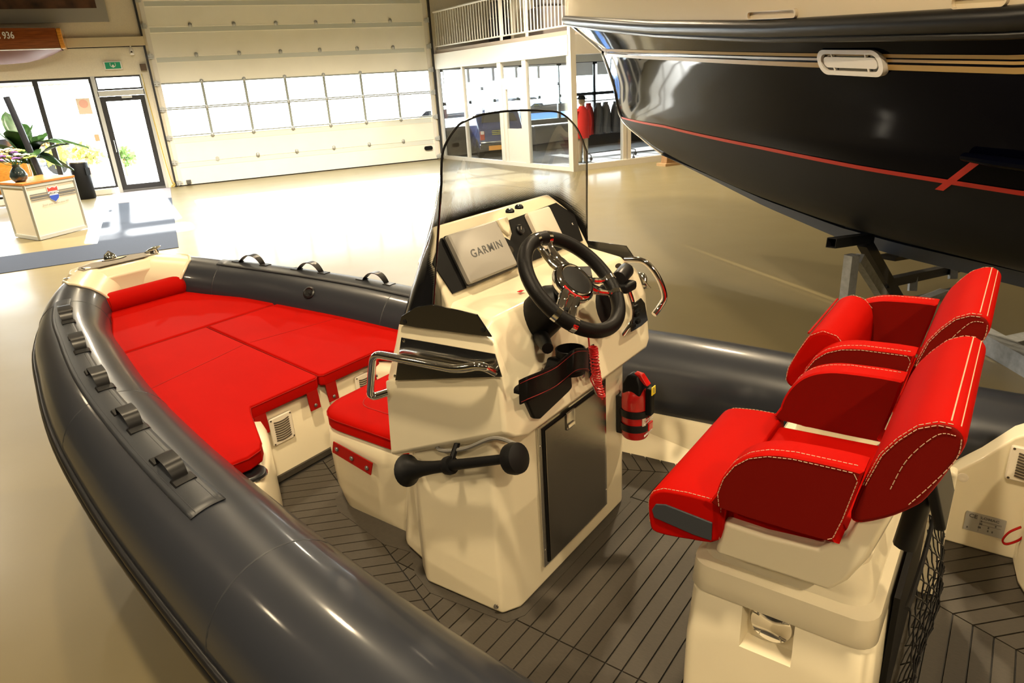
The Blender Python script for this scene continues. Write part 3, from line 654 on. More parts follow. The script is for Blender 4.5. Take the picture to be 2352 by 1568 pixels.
MB().prism([(0.002, y, z) for y, z in ((-.30, .30), (-.335, .5), (-.33, .74), (.33, .74), (.335, .5), (.30, .30))], (.10, 0, 0)).build('transom', wood_l, sk, bevel=.02)
text('number', 'C 936', .20, white_pl, sk, (-1.02, -.352, .60), (1, 0, 0), (0, 0, 1), bold=.004, sx=.75)
pc = tag(empty('wall_picture', loc=(-4.0, YW - .05, 4.06)), 'large dark brown picture in a grey frame at the top left', 'picture')
MB().box((0, 0, .60), (6.5, .06, 1.20)).build('frame', mat('grey_frame', (.30, .28, .25), .6), pc, smooth=False); MB().box((-.05, -.035, .74), (6.2, .012, .88)).build('canvas', mat('brown_canvas', (.07, .028, .012), .5, noise=(3, .8)), pc, smooth=False)

# ---- greenery beyond the glass
gr_m = [mat('leaf_yellow', (.22, .20, .02), .7), mat('leaf_green', (.07, .13, .02), .7)]
for i, (x, y, s) in enumerate(((-2.6, 27.0, .45), (-1.5, 26.2, .36), (-3.6, 28.5, .55))):
    t = tag(empty('shrub', loc=(x, y, -.02)), ('yellow green shrub left of centre outside the entrance glass', 'small shrub nearest the entrance door outside', 'larger shrub farthest left outside the glass')[i], 'shrub')
    bl = MB()
    for k in range(160):
        a = random.random() * 2 * PI; e = math.acos(2 * random.random() - 1); r = s * random.random() ** .4
        c = Vector((r * math.cos(a) * math.sin(e), r * math.sin(a) * math.sin(e), s + .25 + r * math.cos(e) * .8)); u = Vector((random.uniform(-1, 1), random.uniform(-1, 1), random.uniform(-1, 1))).normalized(); v = u.orthogonal()
        bl.add([c, c + u * .09 + v * .05, c + u * .2, c + u * .09 - v * .05], [(0, 1, 2, 3)])
    tag(bl.build('foliage', gr_m[i % 2], t, smooth=False, fix=False), kind='stuff'); MB().tube([(0, 0, 0), (0, 0, s + .2)], .04, 6).build('stem', wood_m, t)
# ================================================================== LARGE DARK BLUE BOAT
U = Vector((.12, .993, 0)).normalized(); Pn = Vector((-U.y, U.x, 0))     # bow direction, port direction
TIP = Vector(Wy((1300, 45), 10.0)); TIP.z = 0
def interp(x, xs, ys): return float(np.interp(x, xs, ys))
def g(q): q = max(0.0, min(1.0, q)); return 1 - (1 - q) ** 2.2
LV = [  # level: t0, z knots (t,z), max half breadth, run length
    (2.95, ([2.95, 3.5, 4, 5, 6, 6.6, 9, 12], [1.13, 1.06, .99, .84, .735, .71, .70, .70]), .03, 2.0),
    (2.45, ([2.45, 3.4, 5, 6.6, 9, 12], [1.29, 1.19, 1.06, .97, .93, .93]), .80, 7.0),
    (1.85, ([1.85, 4, 6, 7.2, 8.3, 12], [1.536, 1.54, 1.48, 1.432, 1.408, 1.38]), 1.18, 7.4),
    (1.62, ([1.62, 5, 8.3, 12], [1.95, 1.85, 1.70, 1.66]), 1.33, 7.6),
    (1.30, ([1.30, 3, 5, 6.6, 8.3, 12], [2.355, 2.265, 2.155, 2.058, 1.960, 1.91]), 1.425, 7.8),
    (1.18, ([1.18, 3, 5, 6.6, 8.3, 12], [2.445, 2.352, 2.240, 2.140, 2.038, 1.99]), 1.440, 7.8),
    (0.0, ([0, 1.5, 3, 5, 6.6, 8.3, 12], [2.928, 2.791, 2.641, 2.431, 2.286, 2.184, 2.10]), 1.50, 8.2)]
TE = 11.5
def lev(i, s):
    t0, (kt, kz), bm_, L = LV[i]; t = t0 + (TE - t0) * s; return t, bm_ * g((t - t0) / L), interp(t, kt, kz)
def hull(lam, s, side=1, off=0.0):
    i = min(int(lam), len(LV) - 2); fx = lam - i
    # smooth blend across levels
    im, ip2 = max(i - 1, 0), min(i + 2, len(LV) - 1)
    a, b, c, d = [np.array(lev(k, s)) for k in (im, i, i + 1, ip2)]
    v = .5 * ((2 * b) + (c - a) * fx + (2 * a - 5 * b + 4 * c - d) * fx ** 2 + (3 * b - a - 3 * c + d) * fx ** 3)
    t, bb, z = v; p = TIP - U * t + Pn * (side * (max(bb, 0) + .012 + off)); return Vector((p.x, p.y, z))
def hull_find(px):
    def fn(lam, s):
        q = PWpx(hull(min(max(lam, .05), 6), min(max(s, 0), 1))); return (q[0] - px[0]) ** 2 + (q[1] - px[1]) ** 2
    return refine(fn, .2, 6, 0, 1, 18, 22)
navy = mat("navy_gelcoat", (.0012, .0015, .005), .05, coat=.0, spec=.05)
anti = mat('grey_black_antifoul', (.010, .0105, .013), .5, spec=.15)
goldm = mat('gold_stripe', (.42, .27, .09), .35)
tape = mat('red_tape', (.68, .03, .02), .45)
deck_c = mat('cream_bulwark', (.72, .62, .45), .25, coat=.6)
yb = empty('motor_yacht'); yb.location = TIP
tag(yb, 'large dark blue motor yacht with gold stripes propped up at the right', 'boat')
def loc_(v): return Vector((v.x - TIP.x, v.y - TIP.y, v.z))
def strip(l0, l1, s0, s1, name, m, nl=8, ns=70, sides=(1, -1), off=0.0, par=yb):
    mb = MB()
    for sd in sides:
        R_ = [[loc_(hull(l0 + (l1 - l0) * i / nl, s0 + (s1 - s0) * (j / ns) ** 1.5, sd, off)) for i in range(nl + 1)] for j in range(ns + 1)]
        mb.loft(R_, caps=False, ring_closed=False)
    return mb.build(name, m, par, angle=80)
strip(2, 6, 0, 1, 'topsides', navy, nl=24)
strip(0, 2, 0, 1, 'bottom', anti, nl=12)
# keel skeg
sk_p = [loc_(hull(0, s, 1)) for s in np.linspace(0, 1, 40)]
kb = MB(); kb.loft([[p + Vector((.035, 0, 0)), p + Vector((-.05, 0, 0)), p + Vector((-.04, 0, -.10 * min(1, j / 14))), p + Vector((.03, 0, -.10 * min(1, j / 14)))] for j, p in enumerate(sk_p)]); kb.build('keel', mat('blue_grey_keel', (.075, .085, .11), .4), yb)
strip(1.965, 2.035, .0, 1, 'waterline_tape', tape, nl=1, off=.004, sides=(1,))
for a_, b_ in ((4.0, 4.21), (4.36, 4.64), (4.79, 5.0)): strip(a_, b_, .022, 1, 'gold_stripe', goldm, nl=1, off=.004, sides=(1,))
# rubbing rail, bulwark, stem guard
rail = [loc_(hull(6, s ** 1.6, 1)) for s in np.linspace(0, 1, 60)]; railS = [loc_(hull(6, s ** 1.6, -1)) for s in np.linspace(0, 1, 60)]
nb = MB(); nb.tube(railS[::-1] + rail, .055, 12); nb.build('rubbing_rail', rubber, yb)
nb = MB(); nb.tube([p + Vector((0, 0, -.062)) for p in railS[::-1] + rail], .02, 8); nb.build('rail_insert', rubber, yb)
full = railS[::-1] + rail; bw = MB()
inn = lambda p, k, dz: Vector((p.x * (1 - k) + (-(U * 4)).x * k, p.y * (1 - k) + (-(U * 4)).y * k, p.z + dz))
bw.loft([[inn(p, .0, .03), inn(p, .004, .20), inn(p, .03, .48), inn(p, .06, .75), inn(p, .25, .80)] for p in full], caps=False, ring_closed=False); bw.build('bulwark', deck_c, yb)
stem = [loc_(hull(l, 0, 1)) + U * .02 - Pn * .012 for l in np.linspace(6, 0, 40)]; MB().tube(stem, .026, 8).build('stem_band', chrome, yb)
# porthole
pl_, ps = hull_find((1962, 142)); pc_ = hull(pl_, ps, 1, .0); ex = (hull(pl_, ps + .01, 1) - hull(pl_, ps - .01, 1)).normalized(); ez = (hull(pl_ + .05, ps, 1) - hull(pl_ - .05, ps, 1)).normalized(); en = ex.cross(ez).normalized()
if en.dot(Pn) < 0: en = -en
pc_ = loc_(pc_)
def pxw(px): # width on hull plane
    d = Vector(ray(px, W2C)); o = Vector((0, 0, CAMH)) - TIP; P0 = pc_
    oo = Vector((-TIP.x, -TIP.y, CAMH)); t = (P0 - oo).dot(en) / d.dot(en); return oo + d * t
wl, wr = pxw((1888, 140)), pxw((2038, 145)); wt, wbm = pxw((1962, 110)), pxw((1962, 174))
pc_ = (wl + wr) / 2; W_ = (wr - wl).length; H_ = (wt - wbm).length
o_ = pc_ + en * .012
outer = rrect(W_, H_, H_ * .47, 8); inner_ = rrect(W_ * .88, H_ * .66, H_ * .32, 8)
mb = MB(); mb.loft([onplane(outer, o_ + en * d, ex, ez) for d in (-.02, .018)] + [onplane(inner_, o_ + en * d, ex, ez) for d in (.018, -.015)], caps=False); ph = mb.build('porthole', white_pl, yb, angle=35)
MB().prism(onplane(rrect(W_ * .9, H_ * .68, H_ * .32, 8), o_ - en * .004, ex, ez), -en * .004).build('porthole_glass', gloss_black, ph, smooth=False)
MB().prism(onplane(rrect(W_ * .82, H_ * .42, H_ * .20, 8), o_ + en * .004, ex, ez), en * .008).build('porthole_shutter', white_pl, ph, smooth=False)
for k in (-.26, .26):
    for v in (-.27, .27): MB().box(o_ + ex * (k * W_) + ez * (v * H_) + en * .008, (.008, .008, H_ * .16), Matrix((ex, en, ez)).transposed()).build('shutter_pin', white_pl, ph, smooth=False)
# rail slots in the bulwark
def bulw_hit(px):
    best = None
    for j, p in enumerate(full):
        if j < 62: continue
        for dz, k in ((.08, .001), (.12, .002), (.16, .003), (.20, .004), (.28, .012), (.36, .019), (.44, .026)):
            q = inn(p, k, dz); w = PWpx(q + TIP); d = (w[0] - px[0]) ** 2 + (w[1] - px[1]) ** 2
            if best is None or d < best[0]: best = (d, q, j)
    return best[1], best[2]
for a_, b_, h_, nm in (((1722, 41), (1812, 41), .05, 'rail_slot'), ((2182, 22), (2350, 18), .06, 'rail_slot')):
    qa, ja = bulw_hit(a_); qb, jb = bulw_hit(b_); e1 = (qb - qa).normalized(); e3 = Vector((0, 0, 1)); en2 = e1.cross(e3).normalized()
    if en2.dot(Pn) < 0: en2 = -en2
    L_ = (qb - qa).length; mid = (qa + qb) / 2 + en2 * .012
    mb = MB(); mb.loft([onplane(rrect(L_, h_, h_ * .45, 6), mid + en2 * d, e1, e3) for d in (-.03, .008)] + [onplane(rrect(L_ * .94, h_ * .78, h_ * .36, 6), mid + en2 * d, e1, e3) for d in (.008, -.02)], caps=False); sl = mb.build(nm, deck_c, yb)
    MB().prism(onplane(rrect(L_ * .96, h_ * .8, h_ * .36, 6), mid - en2 * .012, e1, e3), -en2 * .004).build('slot_lining', mat('dull_cream', (.50, .42, .26), .5), sl, smooth=False)
# short diagonal tape and the spray rail
la, sa = hull_find((2165, 430)); lb, sb = hull_find((2243, 372))
pa, pb_ = loc_(hull(la, sa, 1, .006)), loc_(hull(lb, sb, 1, .006)); dv = (pb_ - pa); wv = (hull(la, sa + .004, 1) - hull(la, sa - .004, 1)).normalized() * .028
MB().add([pa - wv - dv * .08, pa + wv - dv * .08, pb_ + wv, pb_ - wv], [(0, 1, 2, 3)]).build('diagonal_tape', tape, yb, smooth=False)
lc, sc_ = hull_find((2222, 360)); spp = [loc_(hull(lc - .02 * k, min(1, sc_ + .02 * k), 1, .03)) for k in range(9)]
MB().tube(spp, [.03] + [.04] * 7 + [.035], 10, flat=.7).build('spray_rail', navy, yb)
# bow lettering
l0_, s0_ = hull_find((1392, 117)); pL = loc_(hull(l0_, s0_, 1, .012)); l1_, s1_ = hull_find((1402, 121)); pR = loc_(hull(max(l1_, l0_ - .05), s1_ + .004, 1, .012))
text('bow_lettering', 'ndna', .17, goldm, yb, pL, (pR - pL), (0, 0, 1), bold=.0, shear=-.3, sx=.8)
# cradle and trestle
cr = tag(empty('boat_cradle', loc=(5.0, 2.6, 0)), 'galvanised steel cradle with floor beams under the dark blue yacht', 'cradle')
b0, b1 = Vector((4.50, 1.55, .07)), Vector((5.20, 2.90, .07)); cl = Vector((5.0, 2.6, 0))
bar('floor_beam', b0 - cl, b1 - cl, .12, .14, galv, cr)
b2, b3 = b0 + Vector((1.5, -.2, 0)), b1 + Vector((1.5, -.2, 0)); bar('floor_beam', b2 - cl, b3 - cl, .12, .14, galv, cr)
for k in (.25, .8): bar('cross_beam', b0.lerp(b1, k) - cl, b2.lerp(b3, k) - cl, .12, .12, galv, cr)
for k in (.25, .8): bar('keel_post', b0.lerp(b2, .35).lerp(b1.lerp(b3, .35), k) - cl, b0.lerp(b2, .35).lerp(b1.lerp(b3, .35), k) - cl + Vector((0, 0, .44)), .12, .12, galv, cr)
def TW(px, y): return Vector(Wy(px, y * .78))
tp = TW((1955, 575), 4.5); tr = tag(empty('support_trestle', loc=(tp.x, tp.y, 0)), 'steel trestle with black arm and galvanised legs beside the yacht', 'trestle')
T0 = Vector((tp.x, tp.y, 0))
a0, a1 = TW((1909, 558), 4.42) - T0, TW((1998, 546), 4.62) - T0
dv_ = (a1 - a0).normalized(); sd_ = Vector((-dv_.y, dv_.x, 0)).normalized(); ud_ = dv_.cross(sd_); ud_ = -ud_ if ud_.z < 0 else ud_
sq = .036; ringsT = [[p + sd_ * (sq * a * k) + ud_ * (sq * b_ * k) for a, b_ in ((-1, -1), (1, -1), (1, 1), (-1, 1))] for p, k in ((a0 + dv_ * .25, .88), (a0, .88), (a0, 1), (a1, 1))]
MB().loft(ringsT, caps=True).build('top_arm', black_steel, tr, smooth=False)
lg = TW((1957, 585), 4.52) - T0; bar('front_leg', lg, Vector((lg.x, lg.y, 0.0)), .075, .085, galv, tr)
d0 = TW((1972, 592), 4.53) - T0; d1_ = TW((2062, 735), 4.75) - T0; bar('diagonal_leg', d0, d1_, .065, .075, galv, tr)
d0 = TW((1985, 556), 4.60) - T0; d1_ = TW((2062, 690), 4.75) - T0; bar('black_strut', d0, d1_, .08, .085, black_steel, tr)
bar('cross_arm', TW((2030, 650), 4.7) - T0, TW((2240, 605), 4.9) - T0, .07, .075, black_steel, tr); bar('lower_arm', TW((2020, 712), 4.72) - T0, TW((2250, 655), 4.95) - T0, .07, .07, black_steel, tr)
bar('pad', TW((2035, 592), 4.75) - T0, TW((2130, 578), 4.85) - T0, .16, .03, black_steel, tr)
for xa_, xb_ in (((2095, 668), (2098, 628)), ((2188, 640), (2190, 608))): bar('upright_bracket', TW(xa_, 4.74) - T0, TW(xb_, 4.78) - T0, .06, .07, galv, tr)
e_ = TW((2150, 690), 4.8) - T0; bar('rear_leg', Vector((e_.x, e_.y, 0)), e_ + Vector((0, 0, .02)), .075, .085, galv, tr)
bar('base_rail', Vector((lg.x - .1, lg.y, .03)), Vector((e_.x + .1, e_.y, .03)), .08, .06, galv, tr)
# timber prop under the forefoot
wbk = Wz((1545, 378), 0); wp = tag(empty('timber_prop', loc=(wbk[0] - .1, wbk[1], 0)), 'brown timber prop standing on the floor under the yacht bow', 'prop')
MB().box((0, 0, .25), (.30, .22, .50), Matrix.Rotation(.12, 3, 'Y')).build('post', mat('brown_timber', (.24, .13, .05), .6, noise=(10, .2)), wp, smooth=False, bevel=.01); MB().box((.1, 0, .03), (.7, .35, .06)).build('base_board', mat('rough_timber', (.35, .22, .10), .7), wp, smooth=False)
# ================================================================== RIGID INFLATABLE BOAT (made in boat coordinates: x bow, y port, z up from deck)
rib = empty('inflatable_boat'); rib.matrix_world = BM
tag(rib, 'grey rigid inflatable boat with cream console and red seats in the foreground', 'boat')
# ---- tubes
TK = np.array([-1.9, .3, 1.0, 1.7, 2.3, 2.8, 3.2, 3.6, 3.88, 4.03])
TY = np.array([1.007, 1.007, .978, .893, .805, .710, .600, .465, .302, .165])
TZ = np.array([.24, .24, .262, .288, .340, .405, .460, .516, .578, .618])
def herm(v, x):
    m = np.gradient(v, TK); m[0] = 0; i = int(np.clip(np.searchsorted(TK, x) - 1, 0, len(TK) - 2)); hh = TK[i + 1] - TK[i]; t = (x - TK[i]) / hh
    return (2 * t ** 3 - 3 * t ** 2 + 1) * v[i] + (t ** 3 - 2 * t ** 2 + t) * hh * m[i] + (-2 * t ** 3 + 3 * t ** 2) * v[i + 1] + (t ** 3 - t ** 2) * hh * m[i + 1]
def tc_(x): return Vector((x, herm(TY, x), herm(TZ, x)))
def tr_(x): return .206 + (.138 - .206) * max(0, min(1, (x - 1.5) / 2.5)) ** 2
def tube_pt(x, phi, side=1, off=0.0):
    c = tc_(x); T_ = (tc_(min(x + .02, 4.03)) - tc_(x - .02)).normalized(); out = Vector((-T_.y, T_.x, 0)).normalized() * 1.0
    if out.y < 0: out = -out
    up = T_.cross(out); up = -up if up.z < 0 else up
    p = c + (out * math.cos(phi) + up * math.sin(phi)) * (tr_(x) + off); return Vector((p.x, p.y * side, p.z))
def tube_nrm(x, phi, side=1): return (tube_pt(x, phi, side, .1) - tube_pt(x, phi, side, 0)).normalized()
def tube_find(px, side=1):
    camp = Vector((0, Y0, HB))
    def fn(x, ph):
        x = min(x, 4.02); p = tube_pt(x, ph, side); q = PBpx(p); d = (q[0] - px[0]) ** 2 + (q[1] - px[1]) ** 2
        return d + (1e9 if tube_nrm(x, ph, side).dot(camp - p) < 0 else 0)
    return refine(fn, -.3, 4.02, -.4, 3.4)
for side, nm in ((1, 'port'), (-1, 'starboard')):
    xs = list(np.linspace(-1.9, 2.0, 30)) + list(np.linspace(2.06, 4.03, 44)); n = 44
    rings = [[tube_pt(x, 2 * PI * j / n, side) for j in range(n)] for x in xs]
    # rounded nose
    T_ = (tc_(4.03) - tc_(3.98)).normalized(); T_.y *= side
    for k, (f_, d) in enumerate(((.97, .02), (.85, .045), (.55, .062), (.15, .068))):
        c = tc_(4.03); c = Vector((c.x, c.y * side, c.z)); rings.append([c + (p - c) * f_ + T_ * d for p in rings[73]])
    tb = MB().loft(rings).build('buoyancy_tube', tube_m, rib, angle=180); tb['label'] = 'grey fabric buoyancy tube on the %s side' % nm
    for ph, r in ((-.12, .020), (-.26, .014), (.02, .014)): MB().tube([tube_pt(x, ph, side, .004) for x in np.linspace(-1.9, 4.02, 74)], r, 10).build('rubbing_strake', rubber, tb)
    # glued seams
    for x in (3.70, 2.62, 1.40): MB().tube([tube_pt(x, a, side, -.0035) for a in np.linspace(-.3, 3.4, 30)], .005, 6).build('seam', patch_m, tb)
    if side == 1:
        x1, pa = tube_find((437, 1193)); x2, pb2 = tube_find((520, 1147)); plo, phi_ = min(pa, pb2), max(pa, pb2)
        hp = [(160, 727), (182, 791), (229, 873), (299, 966), (397, 1080)]; pos = [tube_find(p) for p in hp]
    else:
        hp = [(565, 604), (715, 615), (868, 634)]; pos = [(tube_find((p[0], p[1] + 14), -1)[0], 1.45) for p in hp]; plo, phi_ = 1.15, 1.95; x1 = 2.0; x2 = 2.0
    ctr = (plo + phi_) / 2
    # raised strip the handles sit on
    xa = (x1 + x2) / 2; n = 40; R_ = []
    for x in np.linspace(xa, 3.72, n): R_.append([tube_pt(x, a, side, .0022) for a in np.linspace(plo, phi_, 10)])
    o = MB().loft(R_, caps=False, ring_closed=False).build('handle_strip', patch_m, tb); s = o.modifiers.new('t', 'SOLIDIFY'); s.thickness = .003; s.offset = 1
    for a in (plo + .10, phi_ - .10): MB().tube([tube_pt(x, a, side, .0042) for x in np.linspace(xa + .01, 3.70, n)], .0016, 6).build('strip_bead', patch_m, tb)
    for (x, ph) in pos:
        ph = max(min(ph, phi_ - .12), plo + .12) if side == 1 else 1.5
        h = MB(); L = .085; prof = []
        for k in range(13):
            u = -1 + 2 * k / 12; ht = .004 + .042 * (1 - u ** 4) if side == 1 else .004 + .050 * (1 - abs(u) ** 2.2)
            xx = x + u * L * .82; w = .105 * (tr_(2.5) / tr_(xx)); th = .0045
            prof.append([tube_pt(xx, ph - w, side, ht), tube_pt(xx, ph + w, side, ht), tube_pt(xx, ph + w, side, ht + th), tube_pt(xx, ph - w, side, ht + th)])
        h.loft(prof); h.build('grab_handle', rubber, tb, angle=60)
        for u in (-1, 1):
            w = .17; xx = x + u * L * .98; h2 = MB(); h2.loft([[tube_pt(xx + d, ph - w, side, .003), tube_pt(xx + d, ph + w, side, .003), tube_pt(xx + d, ph + w * .8, side, .010), tube_pt(xx + d, ph - w * .8, side, .010)] for d in (-.022, .022)]); h2.build('handle_anchor', rubber, tb, angle=50)
# inflation valve, starboard tube
xv, pv = tube_find((711, 672), -1); nv = tube_nrm(xv, pv, -1); pv_ = tube_pt(xv, pv, -1, .002)
stb = [o for o in rib.children if o.get('label', '').endswith('starboard side')][0]
MB().lathe([(.034, 0), (.034, .006), (.026, .010), (.020, .005), (.001, .005)], pv_, nv, 20).build('inflation_valve', rubber, stb); MB().tube([pv_, pv_ + nv * .03 + Vector((-.03, 0, -.01))], .006, 6).build('valve_lanyard', rubber, stb)

# ---- hull below and inner mouldings
hl = MB(); R_ = []
for x in np.linspace(-1.9, 4.0, 40):
    y = herm(TY, min(x, 3.9)) * .80; zt = herm(TZ, min(x, 3.9)) - .17; k = max(0, (x - 2.0) / 2.0); zk = -.485 + .62 * k ** 2.2; yc_ = y * .72; zc_ = zk * .35 + zt * .3 - .05
    R_.append([(x, y, zt), (x, yc_, zc_), (x, 0, min(zk, zt - .02)), (x, -yc_, zc_), (x, -y, zt)])
hl.loft(R_, caps=False, ring_closed=False); hl.build('hull', cream, rib)
for x in (-.6, 1.6): MB().box((x, 0, -.46), (.25, .9, .08)).build('keel_chock', wood_l, rib, smooth=False)
def mirror(pts): return [(x, -y, z) for x, y, z in pts]
for sd in (1, -1):
    R_ = []
    for x in np.linspace(-1.8, 2.5, 30):
        k = max(0, x - 1.6) * .18; R_.append([(x, sd * (.742 - k), -.02), (x, sd * (.742 - k), .010), (x, sd * (.752 - k), .014), (x, sd * (.772 - k * .6), .160), (x, sd * (.780 - k * .6), .176), (x, sd * (.84 - k * .5), .182), (x, sd * (.84 - k * .5), -.02)])
    MB().loft(R_).build('side_moulding', cream, rib, angle=30)
    pl_pts = [(.112, 0), (.112, .150), (.085, .205), (.056, .237), (-.033, .333), (-.107, .432), (-.20, .50), (-.34, .53), (-1.2, .53), (-1.2, 0)]
    MB().prism([(x, sd * .700, z) for x, z in pl_pts], (0, sd * .10, 0)).build('aft_side_panel', cream, rib, bevel=.008)
ab = MB().prism([(-.166, -.695, 0), (-.185, -.56, 0), (-.235, -.43, 0), (-.30, -.38, 0), (-.30, .38, 0), (-.235, .43, 0), (-.185, .56, 0), (-.166, .695, 0), (-1.2, .695, 0), (-1.2, -.695, 0)], (0, 0, .42)).build('aft_bench', cream, rib, bevel=.03, seg=3)

# ---- deck planking
dk_ = MB().box((.5, 0, -.012), (3.9, 1.50, .012)).build('deck', caulk, rib, smooth=False)
SP = .0518; X0 = 1.047; GAP = .0046
def clip(poly, a, b, c):
    out = []
    for i in range(len(poly)):
        p, q = poly[i], poly[(i + 1) % len(poly)]; dp, dq = a * p[0] + b * p[1] - c, a * q[0] + b * q[1] - c
        if dp <= 0: out.append(p)
        if dp * dq < 0: t = dp / (dp - dq); out.append((p[0] + t * (q[0] - p[0]), p[1] + t * (q[1] - p[1])))
    return out
def shrink(poly, d):
    # inset a convex polygon
    n = len(poly); ar = sum(poly[i][0] * poly[(i + 1) % n][1] - poly[(i + 1) % n][0] * poly[i][1] for i in range(n)); sg = 1 if ar > 0 else -1; out = list(poly)
    for i in range(n):
        p, q = poly[i], poly[(i + 1) % n]; ex_, ey = q[0] - p[0], q[1] - p[1]; L = math.hypot(ex_, ey)
        if L < 1e-6: continue
        nx, ny = sg * ey / L, -sg * ex_ / L; out = clip(out, nx, ny, nx * p[0] + ny * p[1] - d)
        if len(out) < 3: return []
    return out
nplank = 0
def plank(poly):
    global nplank
    q = shrink(poly, GAP / 2)
    if len(q) < 3: return
    ar = abs(sum(q[i][0] * q[(i + 1) % len(q)][1] - q[(i + 1) % len(q)][0] * q[i][1] for i in range(len(q)))) / 2
    if ar < 2e-4: return
    MB().prism([(x, y, -.006) for x, y in q], (0, 0, .006)).build('plank', plank_m, dk_, smooth=False, fix=False); nplank += 1
EDGE = .728; AP = .414
fy = lambda x: .609 + AP * (X0 - x); ay = lambda x: .36 + AP * (x - .035)
def blocked(poly):
    cx_ = [p[0] for p in poly]; cy_ = [p[1] for p in poly]
    return min(cx_) > 1.10 and max(cx_) < 2.02 and max(abs(y) for y in cy_) < .30 or (min(cx_) > 1.10 and max(cx_) < 1.42 and max(abs(y) for y in cy_) < .385)
for k in range(-30, 32):
    xb = X0 - k * SP; xa = xb - SP
    if xb < -.45 or xa > 2.40: continue
    full_ = [(xa, -EDGE), (xb, -EDGE), (xb, EDGE), (xa, EDGE)]
    for lo, hi in ((-EDGE, -.390), (-.390, .390), (.390, EDGE)):
        q = clip(clip(full_, 0, 1, hi), 0, -1, -lo)
        for s_ in (1, -1): q = clip(q, AP, s_, .609 + AP * X0) if len(q) > 2 else q; q = clip(q, -AP, s_, .36 - AP * .035) if len(q) > 2 else q
        q = clip(q, 1, 0, 2.372) if len(q) > 2 else q
        if len(q) > 2 and not blocked(q): plank(q)
    for s_ in (1, -1):
        # forward-raked outer boards
        a0, a1 = (xa, fy(xa)), (xb, fy(xb))
        if a1[1] > -.05 and a0[1] < EDGE + .2:
            q = [a0, a1, (a1[0] + (EDGE + .3 - a1[1]), EDGE + .3), (a0[0] + (EDGE + .3 - a0[1]), EDGE + .3)]
            for cl_ in ((0, 1, EDGE), (0, -1, 0), (1, 0, 2.372), (-AP, 1, .36 - AP * .035 + 9)): q = clip(q, *cl_) if len(q) > 2 else q
            q = clip(q, .9, 1, .9 * 2.395 + .275) if len(q) > 2 else q      # along the foot of the bow locker arm
            if len(q) > 2 and not blocked(q): plank([(x, s_ * y) for x, y in (q if s_ == 1 else q[::-1])])
        b0, b1 = (xb, ay(xb)), (xa, ay(xa))
        if b0[1] > -.05 and b1[1] < EDGE and xa < .80:
            q = [b0, b1, (b1[0] - (EDGE + .3 - b1[1]), EDGE + .3), (b0[0] - (EDGE + .3 - b0[1]), EDGE + .3)]
            for cl_ in ((0, 1, EDGE - .02), (0, -1, 0), (-1, 0, .45)): q = clip(q, *cl_) if len(q) > 2 else q
            if len(q) > 2: plank([(x, s_ * y) for x, y in (q if s_ == 1 else q[::-1])])
for s_ in (1, -1): MB().prism([(-.45, s_ * EDGE, -.006), (2.0, s_ * EDGE, -.006), (2.0, s_ * .741, -.006), (-.45, s_ * .741, -.006)], (0, 0, .006)).build('margin_board', margin_m, dk_, smooth=False)
MB().prism([(x, y, -.006) for x, y in [(1.035, -.36), (1.065, -.415), (1.36, -.445), (1.47, -.40), (1.56, -.325), (1.68, -.345), (2.0, -.29), (2.10, -.22), (2.10, .22), (2.0, .29), (1.68, .345), (1.56, .325), (1.47, .40), (1.36, .445), (1.065, .415), (1.035, .36)]], (0, 0, .0078)).build('console_margin', margin_m, dk_, smooth=False)
MB().prism([(x, y, -.006) for x, y in [(.03, -.44), (.05, -.50), (.50, -.50), (.52, -.47), (.52, .47), (.50, .50), (.05, .50), (.03, .44)]], (0, 0, .0078)).build('seat_margin', margin_m, dk_, smooth=False)

# ---- bow locker
zc = lambda x: .40 + .11 * (x - 2.39)
plan = [(2.40, .30), (2.33, .325), (2.24, .375), (2.14, .445), (2.04, .53), (1.95, .63), (1.90, .74), (2.00, .84), (2.6, .80), (3.2, .62), (3.70, .42), (3.90, .20)]
ringp = plan + [(x, -y) for x, y in plan[::-1]]
def inset2(pt, d):
    x, y = pt; return (x + d * (1 if x < 2.6 else -.3), y + (d * .5 if y > 0 else -d * .5))
lk = MB(); lk.loft([[(x, y, -.004) for x, y in ringp], [(x, y, zc(x) - .105) for x, y in ringp], [(*inset2((x, y), .012), zc(x) - .078) for x, y in ringp], [(*inset2((x, y), .04), zc(x) - .066) for x, y in ringp]])
lock = lk.build('bow_locker', cream, rib, angle=50)
MB().box((2.394, 0, .013), (.012, .60, .026)).build('toe_strip', margin_m, lock, smooth=False)
def vent(cx_, u, v, n, w, h, par, nm='louvre_vent'):
    u, v, n = Vector(u), Vector(v), Vector(n); c = Vector(cx_)
    base = MB().loft([onplane(rrect(w, h, .008, 3), c, u, v), onplane(rrect(w, h, .008, 3), c + n * .006, u, v), onplane(rrect(w * .93, h * .93, .008, 3), c + n * .010, u, v)]).build(nm, vent_m, par, angle=30)
    k = 9
    for i in range(k):
        yy = (i - (k - 1) / 2) * h * .082
        pts = []
        for t in np.linspace(-1, 1, 9): pts.append(c + u * (t * w * .33) + v * (yy - .006 * (1 - t * t)) + n * .0105)
        MB().tube(pts, .0030, 6).build('louvre_slot', slot_m, base)
    for a in (-1, 1):
        for b in (-1, 1): MB().lathe([(.004, 0), (.004, .002)], c + u * (a * w * .43) + v * (b * h * .43) + n * .009, n, 8).build('screw', slot_m, base)
    return base
vent((2.397, .217, .232), (0, -1, 0), (0, 0, 1), (-1, 0, 0), .112, .128, rib)
vent((2.397, -.262, .240), (0, -1, 0), (0, 0, 1), (-1, 0, 0), .112, .128, rib)
